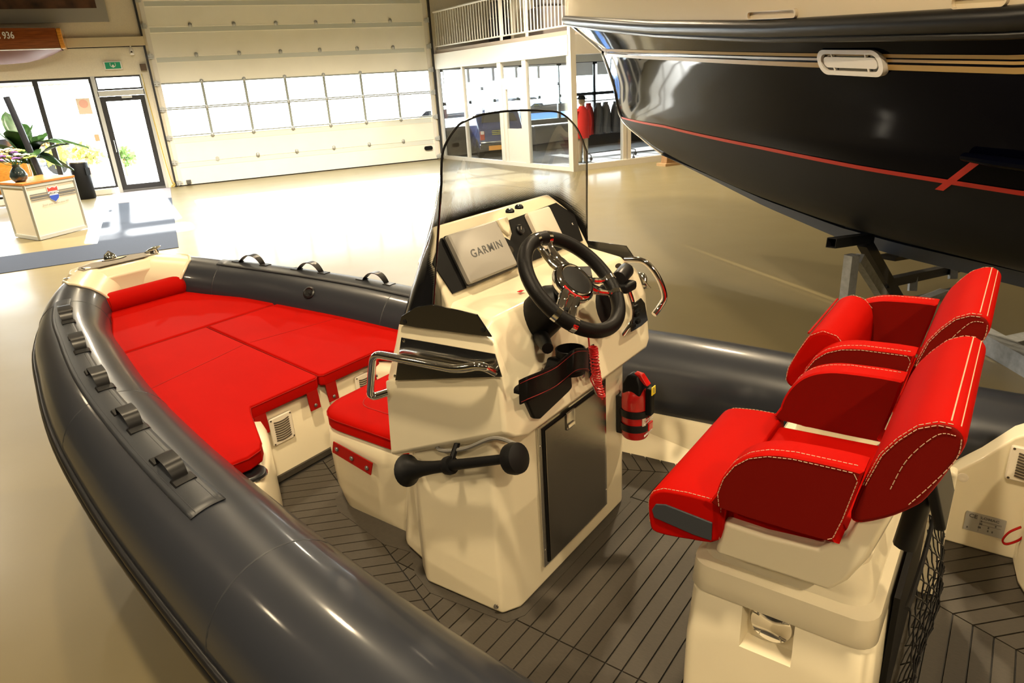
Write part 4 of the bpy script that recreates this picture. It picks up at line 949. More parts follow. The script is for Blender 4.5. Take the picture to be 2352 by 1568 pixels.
# round cap on the port arm
cpt = Bz((573, 1080), zc(2.02) - .050)
MB().lathe([(.056, 0), (.056, .010), (.050, .014), (.012, .010), (.001, .008)], (cpt[0], cpt[1], zc(2.0) - .068), (0, 0, 1), 28).build('table_socket_cap', rubber, rib); MB().lathe([(.060, 0), (.060, .004)], (cpt[0], cpt[1], zc(2.0) - .070), (0, 0, 1), 28).build('socket_ring', chrome, rib)

# ---- bow moulding
r0 = [(3.956, .252, .742), (4.03, .258, .747), (4.098, .222, .752), (4.145, .12, .754), (4.145, -.12, .754), (4.098, -.222, .752), (4.03, -.258, .747), (3.956, -.252, .742)]
r1 = [(3.916, .278, .699), (4.04, .290, .70), (4.125, .245, .70), (4.18, .13, .70), (4.18, -.13, .70), (4.125, -.245, .70), (4.04, -.290, .70), (3.916, -.278, .699)]
r2 = [(3.930, .215, .62), (4.04, .250, .58), (4.13, .21, .56), (4.19, .11, .55), (4.19, -.11, .55), (4.13, -.21, .56), (4.04, -.250, .58), (3.930, -.215, .62)]
r3 = [(3.87, .150, .40), (4.0, .16, .32), (4.08, .14, .28), (4.12, .08, .26), (4.12, -.08, .26), (4.08, -.14, .28), (4.0, -.16, .32), (3.87, -.150, .40)]
bm_ = MB().loft([r3, r2, r1, r0]).build('bow_moulding', cream, rib, bevel=.010, seg=3)
MB().prism([(x, y, .7505 + (x - 3.956) * .04) for x, y in ((3.978, .205), (4.03, .212), (4.072, .188), (4.105, .10), (4.095, .05), (4.072, .03), (4.068, 0), (4.080, -.05), (4.105, -.10), (4.072, -.188), (4.03, -.212), (3.978, -.205))], (0, 0, .004)).build('bow_step_pad', mat('light_grey_pad', (.20, .175, .135), .6, noise=(60, .12)), bm_, smooth=False)
for pts in ([(3.995, .19), (4.035, .19)], [(4.085, .06), (4.06, .03), (4.055, -.03), (4.075, -.07)], [(3.995, -.19), (4.06, -.17)]): MB().tube([(x, y, .7565 + (x - 3.956) * .04) for x, y in pts], .0025, 6).build('pad_groove', caulk, bm_)
lip_x = lambda a: float(np.interp(a, [.3, .7, 1.0, 1.48, 1.9, 2.4, 2.9, 3.5], [4.03, 4.0, 3.965, 3.885, 3.862, 3.865, 3.88, 3.90]))
for sd in (1, -1):
    an = np.linspace(.45, 3.5, 30)
    R_ = [[tube_pt(lip_x(a) + (4.03 - lip_x(a)) * t, a, sd, .005) for a in an] for t in np.linspace(0, 1, 8)]
    cN = tc_(4.03); cN = Vector((cN.x, cN.y * sd, cN.z)); TN = (tc_(4.03) - tc_(3.98)).normalized(); TN.y *= sd
    for f_, d in ((.97, .024), (.85, .052), (.5, .072)): R_.append([cN + (p - cN) * f_ + TN * d for p in R_[7]])
    sh_ = MB().loft(R_, caps=False, ring_closed=False).build('tube_shoulder', cream, bm_, angle=180)
    MB().tube([tube_pt(lip_x(a), a, sd, .004) for a in an], .008, 8).build('tube_end_lip', cream, bm_)
def cleat(c, ax, up, par, s=1.0):
    c, ax, up = Vector(c), Vector(ax).normalized(), Vector(up).normalized(); o = MB()
    o.tube([c + ax * (k * s) + up * (.030 * s + .004 * abs(k) * s * 6 * 0) for k in (-.075, -.05, -.02, .02, .05, .075)], [.003 * s, .007 * s, .010 * s, .010 * s, .007 * s, .003 * s], 10)
    for k in (-.018, .018): o.tube([c + ax * k * s * 1.5, c + ax * k * s + up * .028 * s], [.012 * s, .008 * s], 8)
    return o.build('mooring_cleat', chrome, par)
cleat((4.02, -.205, .752), (.5, -.85, 0), (0, 0, 1), bm_, .95); cleat((4.00, .268, .715), (.9, -.25, -.25), (.1, 1, .35), bm_, .95)
fl = Bz((253, 592), .757); MB().lathe([(.034, 0), (.034, .006), (.028, .022), (.012, .034), (.001, .036)], (fl[0], fl[1], .752), (0, 0, 1), 20).build('navigation_light', chrome, bm_)
MB().tube([(fl[0] - .02, fl[1] - .02, .77), (fl[0], fl[1], .795), (fl[0] + .02, fl[1] + .02, .77)], .005, 6).build('light_guard', chrome, bm_)

# ---- bow cushions (loose, top-level)
def Bp(px):
    d = ray(px, B2C); o = np.array([0, Y0, HB]); # z = .40+.11(x-2.39)
    t = (.40 - .11 * 2.39 + .11 * o[0] - o[2]) / (d[2] - .11 * d[0]); return o + t * d
def cushion(name, pts, label, th=.058, extra=None, group='bow cushions'):
    t = tag(empty(name), label, 'cushion', group)
    n = len(pts); cxx = sum(p[0] for p in pts) / n; cyy = sum(p[1] for p in pts) / n
    ins = lambda d: [(p[0] + (cxx - p[0]) * d, p[1] + (cyy - p[1]) * d) for p in pts]
    lo, hi = ins(0), ins(.015)
    o = MB().loft([[(x, y, zc(x) - th) for x, y in ins(.012)], [(x, y, zc(x) - th + .008) for x, y in lo], [(x, y, zc(x) - .010) for x, y in lo], [(x, y, zc(x)) for x, y in hi]]).build('pad', red_v, t, angle=60, bevel=.006, seg=3)
    pth = [(x, y, zc(x) - .0085) for x, y in ins(-.001)]; MB().tube(pth, .0022, 6, closed=True).build('piping', red_d, t)
    return t
def strap(x, y, par, ang=0.0, z0=None):
    w = .028; zt = zc(x) - .055
    pts = [(x - .006, y - w, zt), (x - .006, y + w, zt), (x - .010, y + w, zt - .055), (x - .014, y + w * .96, zt - .085), (x - .014, y - w * .96, zt - .085), (x - .010, y - w, zt - .055)]
    s = MB().prism(pts, (.005, 0, 0)).build('fastening_strap', red_d, par, smooth=False)
    MB().lathe([(.008, 0), (.008, .003), (.005, .006), (.001, .0065)], (x - .014, y, zt - .065), (-1, 0, 0), 12).build('snap', grey_bolt, s)
sm = lambda px: Bp(px)[:2]
seamL, seamC, seamR = Vector(sm((300, 808))), Vector(sm((487, 749))), Vector(sm((620, 692)))
xs_ = (seamL.x + seamR.x + seamC.x) / 3
outer = [(2.03, .645), (2.3, .665), (2.6, .645), (2.9, .575), (3.1, .505), (3.26, .425)]
xf = 3.755; seam_x = 3.235
port_pad = [(seam_x, .004), (2.385, .004), (2.372, .02), (2.372, .350), (2.34, .372), (2.26, .412), (2.12, .480), (2.085, .51), (2.072, .57), (2.085, .65), (2.3, .672), (2.6, .645), (2.85, .592), (3.05, .530), (seam_x, .462)]
cp = cushion('bow_cushion', port_pad, 'red bow cushion on the port side reaching aft along the tube')
for y in (.318, .052): strap(2.376, y, cp)
cs = cushion('bow_cushion', [(x, -y) for x, y in port_pad][::-1], 'red bow cushion on the starboard side, half behind the console')
for y in (-.052, -.318): strap(2.376, y, cs)
cf = cushion('bow_cushion', [(seam_x + .008, .458), (seam_x + .008, -.458), (3.45, -.365), (3.66, -.262), (3.775, -.215), (3.775, .215), (3.66, .262), (3.45, .365)], 'red foremost bow cushion in front of the round headrest')
for t, pp in ((cp, 1), (cs, -1)):      # fold line pressed across each cushion
    MB().tube([(2.80 + .10 * (1 - a), pp * (.02 + .58 * a), zc(2.80 + .10 * (1 - a)) + .0005) for a in np.linspace(0, 1, 8)], .0018, 6, flat=.5).build('fold_seam', red_d, t)
hr = tag(empty('bow_headrest'), 'red half-round headrest bolster against the cream bow moulding', 'headrest', 'bow cushions')
R_ = []
for y, k in ((-.232, .55), (-.228, .82), (-.215, .97), (-.19, 1), (.19, 1), (.215, .97), (.228, .82), (.232, .55)): R_.append([(3.815 + k * .055 * math.cos(a) * 1.05, y, .585 + k * (.058 * math.sin(a))) for a in [2 * PI * j / 24 for j in range(24)]])
MB().loft(R_).build('bolster', red_v, hr, angle=60)
for y in (-.205, .205): MB().tube([(3.815 + .0565 * 1.03 * math.cos(a), y, .585 + .0588 * math.sin(a)) for a in [2 * PI * j / 24 for j in range(24)]], .0018, 6, closed=True).build('end_seam', red_d, hr)
for t in (cp, cs, cf, hr): settle(t, BM)
# ================================================================== CONSOLE
con = empty('helm_console', rib)
# head (upper moulding), stations across the boat
SA = [(1.47, .46), (.975, .655), (1.015, .83), (1.052, .930), (1.075, .974), (1.22, 1.000), (1.40, .95), (1.46, .73)]
SB = [(1.48, .465), (.988, .665), (1.010, .842), (1.035, .930), (1.080, .940), (1.22, .938), (1.39, .926), (1.455, .73)]
SC = [(1.475, .480), (1.010, .680), (1.012, .830), (1.030, .842), (1.080, .832), (1.22, .800), (1.40, .758), (1.455, .742)]
st_ = [(-.432, SC), (-.408, SB), (-.365, SA), (.365, SA), (.408, SB), (.432, SC)]
head = MB().loft([[(x, y, z) for x, z in S] for y, S in st_]).build('console_head', cream, con, bevel=.012, seg=3)
# column and forward seat box
col = MB().loft([[(1.062, -.34, .0), (1.062, .34, 0), (1.095, .398, 0), (1.40, .412, 0), (1.47, .36, 0), (1.47, -.36, 0), (1.40, -.412, 0), (1.095, -.398, 0)],
                 [(1.062, -.35, .70), (1.062, .35, .70), (1.090, .400, .70), (1.40, .402, .56), (1.47, .36, .50), (1.47, -.36, .50), (1.40, -.402, .56), (1.090, -.400, .70)]]).build('console_column', cream, con, bevel=.014, seg=3)
def rrp(x0, x1, yh, r0, r1, z, n=6):
    out = []
    for cx_, cy_, a0, r in ((x1 - r1, yh - r1, 0, r1), (x0 + r0, yh - r0, PI / 2, r0), (x0 + r0, -yh + r0, PI, r0), (x1 - r1, -yh + r1, 1.5 * PI, r1)):
        for j in range(n + 1): a = a0 + PI / 2 * j / n; out.append((cx_ + r * math.cos(a), cy_ + r * math.sin(a), z))
    return out
sb = MB().loft([rrp(1.40, 2.07, .245, .03, .12, .0), rrp(1.40, 2.085, .262, .03, .12, .10), rrp(1.40, 2.06, .292, .03, .13, .30), rrp(1.40, 2.04, .300, .03, .13, .365), rrp(1.41, 2.03, .292, .03, .13, .380)]).build('console_seat_box', cream, con, angle=50)
# skirt step between box and column
MB().loft([[(1.44, s * .27, 0), (1.62, s * .30, 0), (1.58, s * .36, 0), (1.44, s * .40, 0)] if False else [(1.42, s * .25, .0), (1.66, s * .25, .0), (1.60, s * .31, 0), (1.42, s * .36, 0)] for s in (1,)] + [[(1.42, .25, .36), (1.60, .25, .36), (1.55, .30, .36), (1.42, .34, .36)]]).build('box_fillet', cream, con, bevel=.02)
# steel side plate with screws, port
q = [By((923, 774), .4175), By((1138, 812), .4175), By((1154, 865), .4375), By((909, 873), .4375)]
pn = (Vector(q[1]) - Vector(q[0])).cross(Vector(q[3]) - Vector(q[0])).normalized()
if pn.y < 0: pn = -pn
spl_ = MB().prism([Vector(p) for p in q], pn * .003).build('side_plate', dark_steel, con, smooth=False, bevel=.001)
for px in ((926, 783), (996, 797), (1072, 811), (1142, 858), (986, 859), (915, 861)):
    c = Vector(By(px, .425)); d = (Vector(q[0]) - c).dot(pn); c = c + pn * (d + .003); MB().lathe([(.005, 0), (.0045, .0015), (.001, .002)], c, pn, 10).build('screw', chrome, spl_)
MB().prism([(x, -y, z) for x, y, z in q], Vector((pn.x, -pn.y, pn.z)) * .003).build('side_plate', dark_steel, con, smooth=False)
# binnacle and dash panel
lv = [(.93, 1.20, 1.37, .385), (1.000, 1.214, 1.36, .385), (1.11, 1.270, 1.365, .376), (1.165, 1.301, 1.36, .318), (1.190, 1.325, 1.352, .300)]
bn_ = MB().loft([[(xa, y, z), (xa, -y, z), (xf_, -y * .88, z - .02 * (z > 1.1)), (xf_, y * .88, z - .02 * (z > 1.1))] for z, xa, xf_, y in lv]).build('dash_binnacle', cream, con, bevel=.010, seg=3)
P1, P2, P3 = Vector((1.2185, 0, 1.012)), Vector((1.272, 0, 1.112)), Vector((1.298, 0, 1.160))
up_ = (P3 - P1).normalized(); nrm_ = Vector((-up_.z, 0, up_.x))
def dash(y, h, off=0.0): return P1 + up_ * h + Vector((0, y, 0)) + nrm_ * off
Ld = (P3 - P1).length
dp = MB().prism([dash(y, h, .001) for y, h in ((.352, .008), (.372, .105), (.300, Ld - .004), (.06, Ld - .004), (.045, Ld - .055), (.02, Ld - .075), (-.005, Ld - .055), (-.02, Ld - .012), (-.300, Ld - .004), (-.372, .105), (-.352, .008))], nrm_ * .004).build('dash_panel', matte_black, con, smooth=False)
gm = MB().loft([onplane(rrect(.238, .158, .010, 4), dash(.180, .086, .005), (0, -1, 0), up_), onplane(rrect(.238, .158, .010, 4), dash(.180, .086, .012), (0, -1, 0), up_)]).build('screen_bezel', gloss_black, con, smooth=False)
cov = MB().loft([onplane(rrect(.226, .150, .008, 4), dash(.180, .088, .012), (0, -1, 0), up_), onplane(rrect(.226, .150, .008, 4), dash(.180, .088, .026), (0, -1, 0), up_), onplane(rrect(.216, .140, .008, 4), dash(.180, .088, .030), (0, -1, 0), up_)]).build('screen_cover', grey_cover, con, angle=30)
text('brand_lettering', 'GARMIN', .034, print_dark, cov, dash(.170, .089, .0305), (0, -1, 0), up_, bold=.0001, sx=1.02, space=1.18)
MB().loft([onplane(rrect(.130, .130, .010, 4), dash(-.165, .092, .005), (0, -1, 0), up_), onplane(rrect(.130, .130, .010, 4), dash(-.165, .092, .020), (0, -1, 0), up_), onplane(rrect(.118, .118, .010, 4), dash(-.165, .092, .024), (0, -1, 0), up_)]).build('small_screen_cover', mat('pale_cover', (.66, .58, .48), .45), con, angle=30)
MB().lathe([(.017, 0), (.017, .006), (.014, .009), (.001, .007)], dash(-.045, .115, .005), nrm_, 20).build('fuel_gauge', rubber, con)
MB().box(dash(-.045, .115, .0125), (.001, .003, .018)).build('gauge_needle', white_pl, con, smooth=False)
MB().lathe([(.013, 0), (.013, .005), (.001, .006)], dash(.045, .065, .005), nrm_, 16).build('dash_switch', gloss_black, con)
for px in ((1171, 484), (1192, 475)):
    c = Bz(px, 1.193); MB().lathe([(.014, 0), (.014, .006), (.009, .012), (.001, .013)], (c[0], c[1], 1.188), (0, 0, 1), 18).build('dash_knob', gloss_black, con)
sp = [(.045, Ld), (.040, Ld - .035), (.02, Ld - .062), (0, Ld - .035), (-.012, Ld)]
MB().loft([[dash(y, h, .0) for y, h in sp], [dash(y * .9 + .001, h, .014) for y, h in sp]]).build('dash_spur', cream, con, bevel=.005)
text('dash_sticker', 'K', .012, white_pl, con, dash(-.335, .075, .006), (0, -1, 0), up_)
fs = Bz((1202, 668), .992); MB().box((fs[0] + .01, fs[1], .9905), (.012, .020, .001)).build('warning_sticker', bright_red, con, smooth=False)

# ---- windscreen
wsc = [((1.238, .413, 1.004), (1.207, .370, 1.322)), ((1.300, .415, .955), (1.222, .335, 1.400)), ((1.378, .402, .926), (1.233, .262, 1.452)), ((1.440, .325, .922), (1.252, .190, 1.466)), ((1.488, .175, .920), (1.276, .095, 1.474)), ((1.500, 0, .920), (1.282, 0, 1.476))]
cols = wsc + [((b[0], -b[1], b[2]), (t[0], -t[1], t[2])) for b, t in wsc[:-1][::-1]]
base_c = spl([c[0] for c in cols], 6); top_c = spl([c[1] for c in cols], 6)
nz = 22; verts = []; faces = []; uvs = []
acc = 0.0; nu = len(base_c)
for i in range(nu):
    if i: acc += ((base_c[i] - base_c[i - 1]).length + (top_c[i] - top_c[i - 1]).length) / 2
    for j in range(nz + 1):
        p = base_c[i].lerp(top_c[i], j / nz); verts.append(p); a = abs(i / (nu - 1) * 2 - 1)
        zf = 1.165 - .02 * (a > .4) * (a - .4) - .32 * max(0, a - .62) ; uvs.append((acc, p.z - zf))
for i in range(nu - 1):
    for j in range(nz): k = i * (nz + 1) + j; faces.append((k, k + 1, k + nz + 2, k + nz + 1))
def ws_mat():
    m = bpy.data.materials.new('tinted_screen_with_dots'); m.use_nodes = True; nt = m.node_tree; nt.nodes.remove(nt.nodes['Principled BSDF']); out = nt.nodes['Material Output']
    N = lambda t: nt.nodes.new(t); Lk = nt.links.new
    def mth(op, a, b=None):
        n = N('ShaderNodeMath'); n.operation = op
        for i, v in enumerate((a, b)):
            if v is None: continue
            if isinstance(v, (int, float)): n.inputs[i].default_value = v
            else: Lk(v, n.inputs[i])
        return n.outputs[0]
    uv = N('ShaderNodeUVMap'); sp_ = N('ShaderNodeSeparateXYZ'); Lk(uv.outputs[0], sp_.inputs[0]); u, v = sp_.outputs[0], sp_.outputs[1]
    pitch = .0062; a = mth('MULTIPLY', mth('ADD', u, v), 1 / pitch); b = mth('MULTIPLY', mth('SUBTRACT', u, v), 1 / pitch)
    fa = mth('SUBTRACT', mth('FRACT', a), .5); fb = mth('SUBTRACT', mth('FRACT', b), .5)
    dist = mth('SQRT', mth('ADD', mth('MULTIPLY', fa, fa), mth('MULTIPLY', fb, fb)))
    mr = N('ShaderNodeMapRange'); Lk(v, mr.inputs[0]); mr.inputs[1].default_value = 0.0; mr.inputs[2].default_value = .080; mr.inputs[3].default_value = .74; mr.inputs[4].default_value = 0.0
    mask = mth('LESS_THAN', dist, mr.outputs[0])
    tr = N('ShaderNodeBsdfTransparent'); tr.inputs[0].default_value = (.64, .64, .63, 1); gl = N('ShaderNodeBsdfGlossy'); gl.inputs['Roughness'].default_value = 0.0
    fr = thin_fresnel(nt, 1.2); mx = N('ShaderNodeMixShader'); Lk(fr, mx.inputs[0]); Lk(tr.outputs[0], mx.inputs[1]); Lk(gl.outputs[0], mx.inputs[2])
    pb_ = N('ShaderNodeBsdfPrincipled'); pb_.inputs['Base Color'].default_value = (.006, .006, .007, 1); pb_.inputs['Roughness'].default_value = .08
    m2 = N('ShaderNodeMixShader'); Lk(mask, m2.inputs[0]); Lk(mx.outputs[0], m2.inputs[1]); Lk(pb_.outputs[0], m2.inputs[2]); Lk(m2.outputs[0], out.inputs[0])
    return m
wsx = empty('windscreen', rib)
me = bpy.data.meshes.new('screen'); me.from_pydata([tuple(v) for v in verts], [], faces); uvl = me.uv_layers.new(name='UVMap')
for lp in me.loops: uvl.data[lp.index].uv = uvs[lp.vertex_index]
me.materials.append(ws_mat()); me.shade_smooth(); so = bpy.data.objects.new('screen', me); link(so, wsx)
MB().tube([base_c[0].lerp(top_c[0], k / 10) for k in range(10)] + top_c + [base_c[-1].lerp(top_c[-1], k / 10) for k in range(9, -1, -1)], .0032, 8).build('edge_trim', gloss_black, wsx)
for s in (1, -1):
    wing = [(1.375, .928), (1.30, .930), (1.04, .946), (1.083, 1.000), (1.150, 1.003), (1.238, 1.006), (1.30, .990), (1.36, .955)]
    w_ = MB().prism([(x, s * .414, z) for x, z in wing], (0, s * .006, 0)).build('wing_panel', gloss_black, wsx, smooth=False, bevel=.001)
    for x, z in ((1.065, .962), (1.35, .940)): MB().lathe([(.007, 0), (.007, .002), (.001, .003)], (x, s * .420, z), (0, s, 0), 12).build('wing_screw', rubber, w_)

# ---- steel door in the aft face
xd = 1.058
dc = [Bx(p, xd) for p in ((1240, 978), (1376, 893), (1390, 1147), (1258, 1287))]
ylo = (dc[1][1] + dc[2][1]) / 2; yhi = (dc[0][1] + dc[3][1]) / 2; zlo = (dc[2][2] + dc[3][2]) / 2; zhi = (dc[0][2] + dc[1][2]) / 2
yc0 = (ylo + yhi) / 2; wD = yhi - ylo; hD = zhi - zlo; zc0 = (zlo + zhi) / 2
dr_ = MB().box((xd - .001, yc0, zc0), (.010, wD + .045, hD + .03)).build('door_frame', steel, con, smooth=False, bevel=.003)
MB().box((xd - .007, yc0, zc0), (.006, wD + .006, hD + .006)).build('door_gap', matte_black, dr_, smooth=False)
MB().box((xd - .011, yc0, zc0), (.008, wD - .008, hD - .006)).build('door_panel', mat('dark_brushed_steel', (.30, .29, .27), .22, metal=1, bump=(40, .05), stretch=(1, 1, 30)), dr_, smooth=False, bevel=.002)
lt = Bx((1310, 962), xd - .016)
MB().loft([onplane(rrect(.052, .062, .005, 3), (xd - .016, lt[1], lt[2]), (0, 1, 0), (0, 0, 1)), onplane(rrect(.052, .062, .005, 3), (xd - .019, lt[1], lt[2]), (0, 1, 0), (0, 0, 1)), onplane(rrect(.044, .052, .004, 3), (xd - .017, lt[1], lt[2]), (0, 1, 0), (0, 0, 1))]).build('flush_latch', steel, dr_, angle=30)
MB().box((xd - .020, lt[1], lt[2] - .018), (.004, .040, .014)).build('latch_pull', chrome, dr_, smooth=False, bevel=.002)
for z in (zlo + .05, zhi - .05):
    for y in (yhi + .015, ylo - .015): MB().lathe([(.005, 0), (.001, .002)], (xd - .006, y, z), (-1, 0, 0), 10).build('screw', chrome, dr_)
c0 = Bx((1139, 1380), 1.07); MB().lathe([(.009, 0), (.008, .003), (.001, .004)], (1.112, .405, .032), (-.35, 1, 0), 12).build('drain_screw', chrome, con)

# ---- grab rails
hp_ = [By((893, 900), .435), By((849, 914), .470), By((857, 812), .480), By((1050, 848), .480), By((1105, 838), .470), By((1140, 856), .430)]
MB().tube(bend([Vector(hp_[0]), Vector(hp_[1]), Vector(hp_[2]), Vector(hp_[3]), Vector(hp_[4]), Vector(hp_[5])], .035, 6), .0118, 12).build('grab_rail', chrome, con)
MB().tube(bend([Vector((x, -y, z)) for x, y, z in hp_], .035, 6), .0118, 12).build('grab_rail', chrome, con)
g1 = [By(p, y) for p, y in (((1434, 596), -.37), ((1478, 600), -.395), ((1510, 635), -.41), ((1526, 680), -.415), ((1515, 705), -.40), ((1502, 722), -.375))]
MB().tube(spl(g1, 6), .0105, 12).build('dash_grab_rail', chrome, con)
g2 = [By(p, y) for p, y in (((1420, 610), -.20), ((1432, 640), -.235), ((1450, 690), -.255), ((1454, 725), -.26), ((1446, 745), -.25), ((1429, 770), -.225))]
MB().tube(spl(g2, 6), .0105, 12).build('dash_grab_rail', chrome, con)
# switch panel on aft face
sw = [Bx(p, .968) for p in ((1455, 696), (1470, 684), (1478, 695), (1485, 735), (1470, 748), (1447, 762))]
swp = MB().prism([Vector(p) for p in sw], (-.006, 0, 0)).build('switch_panel', gloss_black, con, smooth=False, bevel=.002)
for px in ((1460, 705), (1463, 722), (1466, 738), (1455, 748)):
    c = Bx(px, .960); MB().box(c, (.010, .024, .014)).build('rocker_switch', matte_black, swp, smooth=False, bevel=.003)
# throttle box on the dash, starboard
th = Bz((1438, 630), .985); tq = Vector((th[0], th[1], .965))
MB().lathe([(.001, 0), (.022, .002), (.024, .01), (.024, .085), (.020, .092), (.001, .094)], tq + Vector((.0, .05, .018)), (.2, -1, .05), 20).build('throttle_head', rubber, con); MB().box(tq + Vector((-.01, .02, -.012)), (.045, .07, .03)).build('throttle_base', matte_black, con, smooth=False, bevel=.01)
lvr = Bz((1350, 620), 1.0); MB().prism([(1.10, -.02, .985), (1.12, -.13, .985), (1.085, -.17, .98), (1.05, -.12, .965)], (0, 0, .006)).build('phone_mat', matte_black, con, smooth=False)
MB().lathe([(.075, 0), (.07, .004), (.05, .006), (.001, .004)], Bx((1400, 705), .968), (-1, 0, .35), 24).build('speaker_recess', matte_black, con)

# ---- cup holder and phone pocket on the aft face
cupc = empty('cup_holder', rib)
pxs = [(1194, 874), (1215, 864), (1245, 852), (1275, 838), (1300, 818), (1322, 802), (1345, 800), (1352, 806)]
depth = [.950, .925, .915, .918, .905, .885, .890, .925]
rimp = [Vector(Bx(p, x)) for p, x in zip(pxs, depth)]
rim = spl(rimp, 5); bk = [Vector((.968, p.y, p.z + .012)) for p in rim]
band = MB(); band.loft([[p, p + Vector((.004, 0, 0)), p + Vector((.006, 0, -.068)), p + Vector((.002, 0, -.068))] for p in rim], caps=True); band.build('leather_band', leather, cupc, angle=60)
for dz in (-.008, -.060): MB().tube([p + Vector((-.0008, 0, dz)) for p in rim], .0009, 5).build('stitching', red_thread, cupc)
MB().loft([[p + Vector((.004, 0, -.04)) for p in rim], [Vector((.972, p.y, p.z - .04)) for p in rim]], caps=False, ring_closed=False).build('pocket_floor', leather, cupc)
MB().prism([Vector(Bx(p, .955)) for p in ((1200, 900), (1313, 850), (1316, 890), (1308, 900), (1242, 963), (1228, 962))], (.016, 0, 0)).build('phone_pocket', matte_black, cupc, smooth=False, bevel=.006)
cc = Vector(Bx((1310, 800), .93)); MB().lathe([(.040, -.07), (.042, 0), (.038, .001), (.036, -.06), (.001, -.062)], cc, (0, 0, 1), 24).build('cup_ring', leather, cupc)
tl_ = Bx((1338, 858), .972); MB().box((.972, tl_[1], tl_[2] + .01), (.010, .018, .045)).build('bottle_opener', steel, cupc, smooth=False, bevel=.002)
sw2 = [Bx(p, .970) for p in ((1345, 800), (1362, 790), (1378, 858), (1352, 868))]; MB().prism([Vector(p) for p in sw2], (-.004, 0, 0)).build('ignition_plate', gloss_black, con, smooth=False)

# ---- horn under the head, port side
hn = empty('air_horn', rib); h0, h1 = Vector(By((935, 1080), .462)), Vector(By((1190, 1050), .462)); ax = (h1 - h0)
L = ax.length; MB().lathe([(.050, 0), (.049, .004), (.040, .012), (.030, .035), (.023, .07), (.019, .12), (.015, L * .55), (.013, L - .03), (.018, L - .028), (.018, L - .015)], h0, ax, 24).build('trumpet', matte_black, hn)
MB().lathe([(.026, -.03), (.040, -.025), (.043, -.008), (.040, .008), (.020, .016), (.001, .017)], h1 + Vector((0, .005, 0)), ax, 24).build('diaphragm', matte_black, hn)
hm = h0.lerp(h1, .42); MB().lathe([(.026, -.012), (.028, 0), (.026, .012)], hm, ax, 16).build('clamp', matte_black, hn); MB().tube([hm, Vector((hm.x, .405, hm.z + .07))], .009, 8).build('bracket', matte_black, hn)
MB().tube(spl([h1 + Vector((.01, -.01, .03)), h1 + Vector((.10, -.03, .015)), h1.lerp(h0, .5) + Vector((0, -.03, .035)), h1.lerp(h0, .75) + Vector((0, -.04, .04)), h1.lerp(h0, .8) + Vector((0, -.055, .08))], 6), .006, 8).build('air_hose', mat('clear_hose', (.20, .19, .17), .3), hn)

# ---- steering wheel
wh = empty('steering_wheel', rib)
Wc = Vector((.935, .183, 1.040)); wn = Vector((-math.sqrt(.5), 0, math.sqrt(.5))); wu = Vector((0, 1, 0)); wv = wn.cross(wu)
def wp(r, a, h=0.0): return Wc + (wu * math.cos(a) + wv * math.sin(a)) * r + wn * h
RR = .1550
MB().tube([wp(RR, 2 * PI * k / 72) for k in range(72)], .0198, 18, closed=True).build('rim', leather, wh, angle=180)
def w_ang(px):
    d = Vector(ray(px, B2C)); o = Vector((0, Y0, HB)); t = (Wc - o).dot(wn) / d.dot(wn); p = o + d * t - Wc; return math.atan2(p.dot(wv), p.dot(wu))
pairs = [((1222, 545), (1251, 540)), ((1407, 640), (1426, 678)), ((1276, 720), (1318, 742))]
for a_, b_ in pairs:
    angs = [w_ang(a_), w_ang(b_)]; am = math.atan2(math.sin(angs[0]) + math.sin(angs[1]), math.cos(angs[0]) + math.cos(angs[1]))
    for sg in (-1, 1):
        a = am + sg * .17
        MB().tube([wp(RR - .017 * 0, a - .045), wp(RR, a), wp(RR, a + .045)], .0210, 16).build('rim_clamp', chrome, wh, angle=60)
        ps = [wp(.050, am + sg * .34, .004), wp(.085, am + sg * .22, -.004), wp(.12, a, -.004), wp(RR - .012, a, 0)]
        MB().tube(spl(ps, 4), [.014] * 4 + [.0115] * 4 + [.0105] * 5, 10, flat=.8).build('spoke', chrome, wh)
    MB().tube([wp(.055, am, -.004), wp(.10, am, -.010)], [.018, .010], 10, flat=.6).build('spoke_web', chrome, wh)
MB().lathe([(.030, -.045), (.045, -.035), (.062, -.010), (.064, .006), (.056, .016), (.050, .018), (.046, .0155), (.044, .0155)], Wc, wn, 40).build('hub', chrome, wh, angle=50)
MB().lathe([(.0455, .010), (.0445, .0165), (.030, .019), (.001, .020)], Wc, wn, 32).build('hub_cap', matte_black, wh)
MB().tube([wp(.057, t, .0125) for t in np.linspace(w_ang((1300, 708)) - .5, w_ang((1300, 708)) + .5, 8)], .003, 6).build('red_inlay', bright_red, wh)
MB().lathe([(.020, -.045), (.030, -.055), (.046, -.070), (.056, -.085), (.062, -.11), (.064, -.15), (.064, -.20), (.060, -.25)], Wc, wn, 32).build('column_boot', matte_black, wh)
cpx = Vector(Bx((1258, 800), .955)); MB().tube([Wc - wn * .19 + Vector((0, -.01, -.02)), cpx], [.030, .016], 12).build('tilt_lever', matte_black, wh)

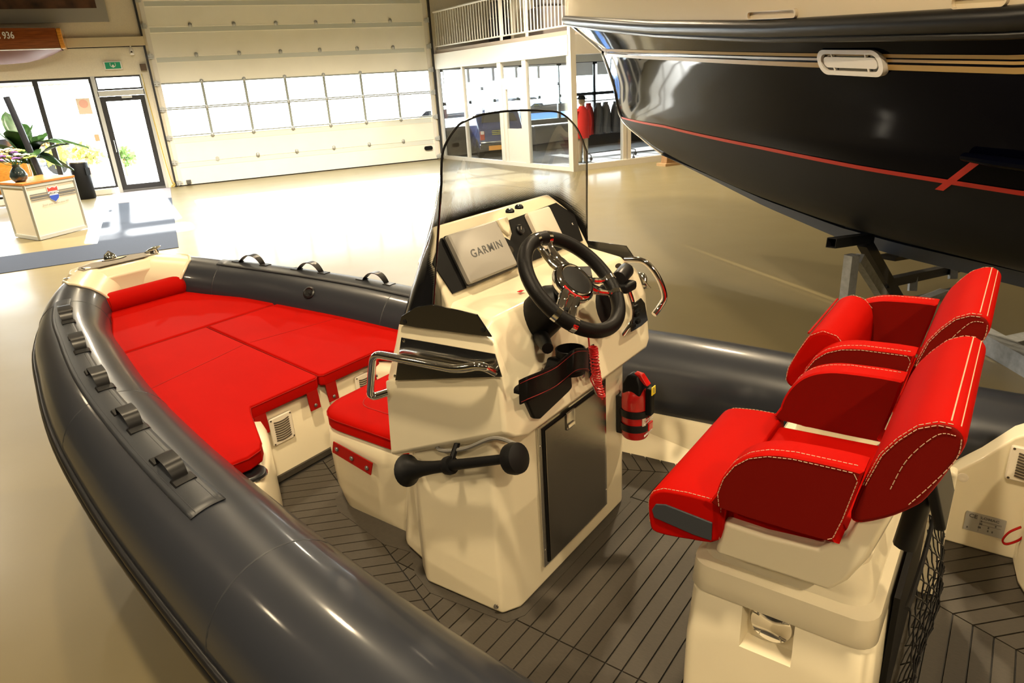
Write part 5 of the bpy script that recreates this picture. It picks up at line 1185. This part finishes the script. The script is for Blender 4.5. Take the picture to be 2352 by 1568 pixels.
# ---- fire extinguisher in a bracket (top-level)
fe = tag(empty('fire_extinguisher'), 'red fire extinguisher with black straps on the aft face of the console', 'extinguisher')
e0 = Vector(Bx((1452, 1006), 1.0)); e1 = Vector(Bx((1466, 850), 1.0)); ey = (e0.y + e1.y) / 2; ez0 = e0.z; ez1 = e1.z
ER = .051; HE = ez1 - ez0
MB().lathe([(.030, 0), (.044, .003), (ER, .014), (ER, HE * .62), (.046, HE * .72), (.030, HE * .80), (.020, HE * .82)], (1.0, ey, ez0), (0, 0, 1), 32).build('cylinder', ext_red, fe)
MB().loft([[(1.0 + dx * w, ey + dy * w2, ez0 + z) for dx, dy in ((-.9, -.9), (-.9, .9), (.9, .9), (.9, -.9))] for z, w, w2 in ((HE * .70, .040, .042), (HE * .86, .038, .040), (HE * .98, .022, .026))]).build('valve_housing', matte_black, fe, bevel=.008, seg=3)
MB().loft([[(1.0 - .030 + z_ * .0, ey + y, ez0 + HE * zz) for y, zz in ((-.016, .86), (.016, .86), (.012, 1.0), (-.012, 1.0))], [(1.0 - .050, ey + y, ez0 + HE * zz) for y, zz in ((-.016, .80), (.016, .80), (.014, .96), (-.014, .96))]] if False else [[(.945, ey - .016, ez0 + HE * .85), (.945, ey + .016, ez0 + HE * .85), (.958, ey + .016, ez0 + HE * .86), (.958, ey - .016, ez0 + HE * .86)], [(.972, ey - .014, ez0 + HE * 1.0), (.972, ey + .014, ez0 + HE * 1.0), (1.0, ey + .014, ez0 + HE * 1.01), (1.0, ey - .014, ez0 + HE * 1.01)]]).build('trigger', ext_red, fe, bevel=.003)
MB().box((.940, ey + .006, ez0 + HE * .62), (.024, .032, HE * .42)).build('handle_strip', matte_black, fe, smooth=False, bevel=.006)
for zz in (.42, .20):
    MB().lathe([(ER + .001, -.014), (ER + .004, -.013), (ER + .004, .013), (ER + .001, .014)], (1.0, ey, ez0 + HE * zz), (0, 0, 1), 32).build('bracket_strap', rubber, fe, angle=50)
    MB().box((1.0 - ER - .004, ey - .010, ez0 + HE * zz), (.008, .034, .032)).build('strap_buckle', ext_red, fe, smooth=False, bevel=.003)
MB().box((.926, ey + .008, ez0 + HE * .80), (.003, .028, .030)).build('inspection_tag', yellow, fe, smooth=False); text('tag_number', '1', .026, print_dark, fe, (.9242, ey + .008, ez0 + HE * .80), (0, -1, 0), (0, 0, 1), bold=.0008)
MB().box((1.0 - ER * .93, ey + .026, ez0 + HE * .31), (.003, .014, .030), Matrix.Rotation(-.45, 3, 'Z')).build('pictogram', mat('pale_print', (.70, .55, .45), .6), fe, smooth=False)
text('instructions', 'Zekering losmaken', .0085, white_pl, fe, (1.0 - ER - .0012, ey - .004, ez0 + HE * .335), (0, -1, 0), (0, 0, 1)); text('instructions', 'Knijphendel indrukken', .0085, white_pl, fe, (1.0 - ER - .0012, ey - .004, ez0 + HE * .285), (0, -1, 0), (0, 0, 1))
text('maker_lettering', 'GLORIA GmbH', .010, white_pl, fe, (1.0 - ER - .0012, ey, ez0 + HE * .10), (0, -1, 0), (0, 0, 1), bold=.0003)
MB().box((1.045, ey + .01, ez0 + HE * .35), (.03, .05, HE * .6)).build('wall_bracket', rubber, fe, smooth=False, bevel=.004)
settle(fe, BM)
# ---- coiled kill cord (top-level)
kc = tag(empty('kill_cord'), 'red coiled kill cord hanging below the steering wheel', 'cord')
pts = [Vector(Bx(p, x)) for p, x in (((1352, 776), .955), ((1362, 797), .945), ((1364, 812), .94), ((1368, 850), .93), ((1374, 880), .93), ((1382, 910), .935))]
axp = spl(pts[1:], 40); hel = [Vector(Bx((1345, 770), .965)), pts[0]]
n = len(axp); turns = 21
for i, p in enumerate(axp):
    a = 2 * PI * turns * i / n; rr = .0125 * (1 if i < n * .7 else .85); hel.append(p + Vector((math.cos(a) * rr, math.sin(a) * rr, 0)))
MB().tube(hel, .0026, 7).build('coil', bright_red, kc)
MB().tube(spl([axp[-1], axp[-1] + Vector((0, -.004, -.012)), Vector(Bx((1372, 900), .94)), Vector(Bx((1360, 878), .945)), Vector(Bx((1357, 868), .945)), Vector(Bx((1364, 860), .945)), Vector(Bx((1369, 872), .945))], 6), .0026, 7).build('end_loop', bright_red, kc)
MB().tube([Vector(Bx((1362, 885), .945)), Vector(Bx((1371, 905), .945))], .004, 8).build('clip', chrome, kc)
settle(kc, BM)

# ---- console seat cushion (top-level)
cc_ = tag(empty('console_seat_cushion'), 'red seat cushion on the cream box in front of the console', 'cushion')
top = .448
MB().loft([rrp(1.43, 2.015, .288, .02, .12, .384), rrp(1.42, 2.03, .302, .02, .13, .392), rrp(1.42, 2.03, .302, .02, .13, .432), rrp(1.425, 2.02, .294, .02, .125, .445), rrp(1.45, 1.99, .262, .02, .11, .450)]).build('pad', red_v, cc_, angle=60)
MB().tube(rrp(1.42, 2.031, .303, .02, .13, .432), .002, 6, closed=True).build('piping', red_d, cc_)
MB().tube(rrp(1.50, 1.92, .190, .02, .08, .4505), .0025, 6, closed=True, flat=.6).build('inner_seam', red_d, cc_)
fq = [By((767, 1013), .306), By((857, 1063), .306), By((853, 1090), .309), By((765, 1037), .309)]
fp = MB().prism([Vector(p) for p in fq], (0, .004, 0)).build('fastening_flap', red_d, cc_, smooth=False)
for px in ((774, 1031), (808, 1052), (843, 1074)):
    c = By(px, .313); MB().lathe([(.009, 0), (.009, .003), (.006, .006), (.001, .0065)], c, (0, 1, 0), 12).build('snap', grey_bolt, fp)
settle(cc_, BM)
# ================================================================== HELM SEATS AND THEIR BASE
sbase = empty('seat_base', rib)
def ring_xy(x0, x1, yh, r, z, n=5): return rrp(x0, x1, yh, r, r, z, n)
MB().loft([ring_xy(.075, .485, .475, .03, 0.0), ring_xy(.080, .480, .470, .03, .30), ring_xy(.085, .470, .466, .035, .440), ring_xy(.088, .466, .462, .035, .446)]).build('base_box', cream, sbase, angle=40)
MB().loft([ring_xy(.088, .470, .468, .04, .448), ring_xy(.085, .474, .472, .04, .456), ring_xy(.088, .470, .470, .045, .520), ring_xy(.105, .455, .452, .05, .534), ring_xy(.108, .452, .448, .05, .556), ring_xy(.125, .430, .425, .06, .600), ring_xy(.14, .41, .41, .06, .604)]).build('base_lid', cream, sbase, angle=40)
# recessed latch on the port face
rc = [By(p, .472) for p in ((1696, 1399), (1835, 1445), (1816, 1529), (1692, 1485))]
xc = sum(p[0] for p in rc) / 4; zcR = sum(p[2] for p in rc) / 4
wR, hR = .122, .110
cut(bpy.data.objects['base_box'], MB().loft([onplane([(-wR / 2, -hR / 2), (wR / 2, -hR / 2), (wR / 2, .13), (-wR / 2, .13)], (xc, .52, zcR - .006), (1, 0, 0), (0, 0, 1)), onplane([(-wR * .42, -hR * .40), (wR * .42, -hR * .40), (wR * .42, .13), (-wR * .42, .13)], (xc, .425, zcR - .006), (1, 0, 0), (0, 0, 1))]))
lk_ = MB().lathe([(.048, 0), (.048, .012), (.044, .018), (.020, .021), (.001, .022)], (xc - .002, .424, zcR + .012), (0, 1, 0), 36).build('round_latch', chrome, sbase, angle=40)
for a in (.6, 2.5, 3.9, 5.4): MB().tube([(xc + .044 * math.cos(a + d),   .4425, zcR + .012 + .044 * math.sin(a + d)) if k != 1 else (xc + .030 * math.cos(a), .4450, zcR + .012 + .030 * math.sin(a)) for k, d in enumerate((-.16, 0, .16))], .0014, 6).build('latch_mark', steel, lk_)
# black sheet as the aft opening's shade, with the starboard cheek and a net
MB().box((.072, -.02, .27), (.012, .66, .42)).build('aft_opening_shade', matte_black, sbase, smooth=False)
MB().box((.052, -.395, .22), (.075, .05, .44)).build('aft_cheek', cream, sbase, smooth=False, bevel=.012)
hat = Bz((1980, 1490), .2); MB().loft([onplane(rrect(.10, .16, .03, 5), (.074, .41, .17), (0, 1, 0), (0, 0, 1)), onplane(rrect(.09, .15, .03, 5), (.064, .41, .17), (0, 1, 0), (0, 0, 1))]).build('inspection_cover', cream, sbase, angle=30)
net = MB()
ny_, nz_ = 9, 12
def npt(i, j):
    u = i / ny_; v = j / nz_; sag = .05 * math.sin(PI * v) * (1 - .3 * abs(2 * u - 1)); y = -.30 + .62 * u; z = .46 - .40 * v - .05 * math.sin(PI * u) * v
    return Vector((.050 - sag + .006 * math.sin(7 * u + 5 * v), y + .012 * math.sin(11 * v + 3 * u), z))
for j in range(nz_):
    for i in range(ny_):
        a = npt(i + (.5 if j % 2 else 0), j); b = npt(i + .5 + (.5 if j % 2 else 0), j + 1); c = npt(i - .5 + (.5 if j % 2 else 0), j + 1)
        net.tube([a, (a + b) / 2 + Vector((.002, .003, 0)), b], .0018, 4, caps=False); net.tube([a, (a + c) / 2 + Vector((-.002, -.003, 0)), c], .0022, 4, caps=False)
nt_ = net.build('stowage_net', rubber, sbase, fix=False); tag(nt_, kind='stuff')
MB().tube(spl([(.05, .32, .47), (.045, .1, .455), (.045, -.1, .455), (.05, -.30, .47)], 6), .006, 6).build('net_cord', rubber, sbase)

def seat(yc_, label, folded):
    hs = empty('helm_seat', rib); hs['label'] = label
    yo, yi = yc_ + .262 * (1 if yc_ > 0 else -1), yc_ - .235 * (1 if yc_ > 0 else -1)
    lo, hi = min(yo, yi), max(yo, yi)
    # cream shell
    sh_pts = [(.402, .598), (.392, .66), (.385, .682), (.30, .680), (.20, .690), (.155, .735), (.125, .83), (.098, .905), (.076, .912), (.068, .895), (.088, .80), (.115, .70), (.145, .635), (.172, .602)]
    def shell_ring(y, k=1.0, dz=0.0):
        return [(.25 + (x - .25) * k, y, z + dz) for x, z in sh_pts]
    MB().loft([shell_ring(lo + .035, .97), shell_ring(lo + .050), shell_ring(hi - .050), shell_ring(hi - .035, .97)]).build('seat_shell', cream, hs, bevel=.010, seg=3)
    prof = lambda P: [(p.x, p.z) for p in spl([(x, 0, z) for x, z in P], 3, closed=True)]
    # armrests
    arm_pts = [(.388, .735), (.392, .765), (.382, .805), (.362, .842), (.335, .868), (.300, .884), (.255, .892), (.150, .895), (.142, .880), (.158, .790), (.170, .742), (.180, .735)]
    for y0_, sgn in ((hi, 1), (lo, -1)):
        wA = .066
        ys = [y0_, y0_ - sgn * .006, y0_ - sgn * (wA - .006), y0_ - sgn * wA]; ks = [.955, 1, 1, .955]
        am_ = MB().loft([[(.27 + (x - .27) * k, y, .82 + (z - .82) * k) for x, z in prof(arm_pts)] for y, k in zip(ys, ks)]).build('armrest', red_v, hs, bevel=.006, seg=3); darken_sides(am_)
        st_line(am_, [(.27 + (x - .27) * .965, y0_ + sgn * .0005, .82 + (z - .82) * .93) for x, z in arm_pts], closed=False)
        st_line(am_, [(x, y0_ - sgn * .018, z + .0012) for x, z in arm_pts[1:8]])
    # squab
    sq = [(.40, .655), (.40, .708), (.385, .722), (.16, .730), (.14, .718), (.14, .655)]
    MB().loft([[(x, y, z) for x, z in sq] for y in (lo + .062, hi - .062)]).build('seat_cushion', red_v, hs, bevel=.012, seg=3)
    # flip-up front bolster
    if not folded:
        bo = [(.388, .640), (.388, .722), (.402, .734), (.46, .732), (.515, .724), (.540, .708), (.550, .68), (.546, .625), (.53, .606), (.45, .618)]
        R_ = [[(.46 + (x - .46) * k, y, .675 + (z - .675) * k) for x, z in prof(bo)] for y, k in ((lo + .022, .93), (lo + .032, 1), (hi - .032, 1), (hi - .022, .93))]
        b_ = MB().loft(R_).build('front_bolster', red_v, hs, bevel=.012, seg=3)
        for e_, s_ in ((hi - .022, 1), (lo + .022, -1)):
            MB().prism(onplane([(.540, .690), (.548, .672), (.546, .652), (.400, .636), (.398, .672), (.405, .690), (.50, .698), (.525, .697)] if False else [(.530, .650), (.536, .668), (.527, .686), (.505, .692), (.402, .684), (.402, .640), (.44, .640)], (0, e_, 0), (1, 0, 0), (0, 0, 1)), (0, s_ * .005, 0)).build('hinge_plate', grey_plate, hs, smooth=False, bevel=.002)
            st_line(b_, [(.46 + (x - .46) * .985, e_ - s_ * .006, .675 + (z - .675) * .985 + .001) for x, z in bo[:8]])
    else:
        bo = [(.300, .745), (.292, .80), (.300, .862), (.325, .890), (.360, .898), (.392, .880), (.418, .83), (.440, .775), (.444, .735), (.42, .715), (.36, .715)]
        R_ = [[(.37 + (x - .37) * k, y, .80 + (z - .80) * k) for x, z in prof(bo)] for y, k in ((lo + .070, .93), (lo + .080, 1), (hi - .080, 1), (hi - .070, .93))]
        b_ = MB().loft(R_).build('front_bolster', red_v, hs, bevel=.012, seg=3)
        MB().tube([(.3975, y, .882) for y in np.linspace(lo + .08, hi - .08, 6)], .003, 6).build('bolster_seam', red_d, hs)
        for e_, s_ in ((hi - .070, 1), (lo + .070, -1)): st_line(b_, [(.37 + (x - .37) * .98, e_ + s_ * .0, .80 + (z - .80) * .98 + .001) for x, z in bo[2:9]])
    # backrest
    bk_ = [(.152, .775), (.142, .855), (.122, .925), (.100, .962), (.074, .993), (.046, 1.007), (.024, 1.007), (.008, .993), (.006, .968), (.022, .92), (.044, .862), (.062, .836), (.10, .80)]
    yl, yh = lo + .028, hi - .018
    R_ = [[(.06 + (x - .06) * k, y, .93 + (z - .93) * k) for x, z in prof(bk_)] for y, k in ((yl, .94), (yl + .012, 1), (yh - .012, 1), (yh, .94))]
    b_ = MB().loft(R_).build('backrest', red_v, hs, bevel=.010, seg=3); darken_sides(b_)
    for e_, s_ in ((yh, 1), (yl, -1)):
        st_line(b_, [(.06 + (x - .06) * .985, e_ - s_ * .005, .93 + (z - .93) * .985 + .0005) for x, z in bk_[1:7]])
        st_line(b_, [(.06 + (x - .06) * .93, e_ + s_ * .0006, .93 + (z - .93) * .93) for x, z in bk_[1:7]])
        st_line(b_, spl([(.020, e_ + s_ * .0008, .990), (.045, e_ + s_ * .0008, .985), (.080, e_ + s_ * .0008, .930), (.098, e_ + s_ * .0008, .865)], 5))
        st_line(b_, spl([(.012, e_ + s_ * .0008, .986), (.014, e_ + s_ * .0008, .95), (.040, e_ + s_ * .0008, .895), (.068, e_ + s_ * .0008, .845)], 5))
    for dx, dz in ((.030, 1.0085), (.016, 1.002)): st_line(b_, [(dx, y, dz) for y in np.linspace(yl + .012, yh - .012, 8)], solid=True)
    MB().box((.045, (lo + hi) / 2, .80), (.02, .16, .18), Matrix.Rotation(.3, 3, 'Y')).build('back_mount', matte_black, hs, smooth=False, bevel=.006)
    return hs
def darken_sides(o):  # gives the side-facing polygons a darker red
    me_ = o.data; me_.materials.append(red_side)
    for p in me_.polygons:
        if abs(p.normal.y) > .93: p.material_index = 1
def st_line(par, pts, closed=False, solid=False):
    P = [Vector(p) for p in pts]; mb = MB()
    if solid: mb.tube(P, .0012, 5)
    else:
        # dashes of about 6 mm
        seg = []; 
        for a, b in zip(P[:-1], P[1:]):
            n = max(1, int((b - a).length / .0085))
            for k in range(n):
                p, q = a.lerp(b, (k + .12) / n), a.lerp(b, (k + .84) / n); mb.tube([p, q], .0008, 4)
    return mb.build('stitching', thread, par, fix=False)
seat(.288, 'red port helm seat with its front bolster folded down', False)
seat(-.288, 'red starboard helm seat with its front bolster folded up', True)
br = Bz((1858, 965), .73); MB().lathe([(.028, 0), (.028, .006), (.022, .012), (.001, .013)], (br[0], br[1], .725), (0, 0, 1), 20).build('seat_knob', chrome, sbase)
strp = MB().tube([Vector((.055, .30, .80)), Vector((.075, .32, .62))], .022, 10); strp.build('seat_strut', matte_black, sbase)

# ---- aft starboard panel fittings
ysd = -.700
vent((-.172, ysd + .001, .350), (1, 0, 0), (0, 0, 1), (0, 1, 0), .135, .120, rib)
bt = By((2212, 1096), ysd); MB().lathe([(.016, 0), (.015, .004), (.006, .006), (.001, .004)], (bt[0], ysd, bt[2]), (0, 1, 0), 20).build('deck_plug', vent_m, rib)
pq = [Vector(By(p, ysd + .002)) for p in ((2222, 1171), (2314, 1198), (2302, 1238), (2210, 1211))]
pcn = sum(pq, Vector()) / 4; hu = Vector((-1, 0, 0)); hv_ = Vector((0, 0, 1)); wP = (pq[0] - pq[1]).length; hP = .071
bp_ = MB().prism(onplane(rrect(wP, hP, .003, 2), pcn, hu, hv_), (0, .002, 0)).build('builder_plate', mat('grey_plate_face', (.36, .35, .32), .5), rib, smooth=False); bp_['label'] = 'grey builder plate with CE mark on the aft side panel'
of = pcn + Vector((0, .0024, 0))
text('ce_mark', 'CE', .020, print_dark, bp_, of + hu * (-.034) + hv_ * .022, hu, hv_, bold=.0004); text('maker_name', 'LOMAC', .0115, print_dark, bp_, of + hu * .012 + hv_ * .023, hu, hv_, bold=.0003, sx=1.25)
for k, (u, v, s) in enumerate(((-.010, .010, 1), (-.010, .000, 2), (-.012, -.014, 2), (.012, -.008, 1), (.012, -.02, 1), (.03, .004, 1), (.024, -.02, 1), (-.045, -.024, 1))): MB().box(of + hu * u + hv_ * v, (.004 * s, .0006, .007)).build('pictogram', print_dark, bp_, smooth=False)
for v in (.012, .009, -.002): MB().box(of + hu * .018 + hv_ * v, (.055, .0005, .0009)).build('fine_print', print_dark, bp_, smooth=False)
MB().box(of + hu * -.014, (.0008, .0005, hP * .86)).build('dividing_line', print_dark, bp_, smooth=False)
rs = [By((2345, 1210), -.62), By((2318, 1222), -.62), By((2303, 1240), -.62), By((2312, 1249), -.62), By((2340, 1240), -.62), By((2356, 1225), -.62)]
rstrap = tag(empty('pull_strap'), 'dark red webbing strap loop beside the builder plate', 'strap'); MB().tube(spl([Vector(p) for p in rs], 6), .006, 8, flat=.5).build('webbing', red_d, rstrap); settle(rstrap, BM)

# ================================================================== CEILING LAMPS (out of frame)
lamp_m = bpy.data.materials.new('lamp_glow'); lamp_m.use_nodes = True; lamp_m.node_tree.nodes['Principled BSDF'].inputs['Emission Color'].default_value = (1, .8, .52, 1); lamp_m.node_tree.nodes['Principled BSDF'].inputs['Emission Strength'].default_value = 6
LAMP = LAMPS = []
spots = [(x, y) for y in (-4.0, 0.6, 5.2, 9.8, 14.4) for x in (-5.0, -0.2, 4.6, 9.4)]
LAMP_W = 100.0
def LAMP_K(x, y):
    if y > 14: return {-5.0: 8.5, -0.2: 9.0, 4.6: 10.0, 9.4: 4.0}[x]
    if y < 1: return {-5.0: 1.3, -0.2: 2.3, 4.6: 1.8, 9.4: .8}[x]
    return {-5.0: .3, -0.2: 1.0, 4.6: 2.4, 9.4: 1.4}[x]
for i, (x, y) in enumerate(spots):
    t = tag(empty('ceiling_lamp', loc=(x, y, 5.55)), 'round ceiling lamp hanging above the showroom', 'lamp', 'showroom ceiling lamps')
    MB().lathe([(.06, .40), (.07, .25), (.20, .05), (.21, 0), (.19, 0), (.06, .2)], (0, 0, 0), (0, 0, 1), 24).build('lamp_shade', black_steel, t); MB().tube([(0, 0, .38), (0, 0, .66)], .012, 8).build('suspension_rod', black_steel, t)
    MB().lathe([(.001, 0), (.16, .004), (.16, .02), (.001, .024)], (0, 0, .03), (0, 0, 1), 20).build('diffuser', lamp_m, t)
    ld = bpy.data.lights.new('lamp_light', 'SPOT'); ld.energy = LAMP_W * 4 * LAMP_K(x, y); ld.color = (1.0, .88, .68) if y > 14 else (1.0, .79, .50); ld.shadow_soft_size = .12; ld.spot_size = math.radians(150); ld.spot_blend = .6
    lo_ = bpy.data.objects.new('lamp_light', ld); link(lo_, t); lo_.location = (0, 0, -.02)
# portals guide the daylight sampling through the openings
for (cx_, cz_, w_, h_) in ((3.7, 1.94, 7.4, 1.4), (-2.8, 1.45, 5.0, 2.8), (11.1, 1.7, 6.9, 1.8)):
    pd = bpy.data.lights.new('daylight_portal', 'AREA'); pd.shape = 'RECTANGLE'; pd.size = w_; pd.size_y = h_; pd.cycles.is_portal = True
    po = bpy.data.objects.new('daylight_portal', pd); C.objects.link(po); po.location = (cx_, YW + .35, cz_); po.rotation_euler = (-PI / 2, 0, 0)

# keep the hierarchy at thing > part > sub-part
def depth_of(o):
    n = 1
    while o.parent is not None: o = o.parent; n += 1
    return n
for o in list(bpy.data.objects):
    while depth_of(o) > 3: o.parent = o.parent.parent
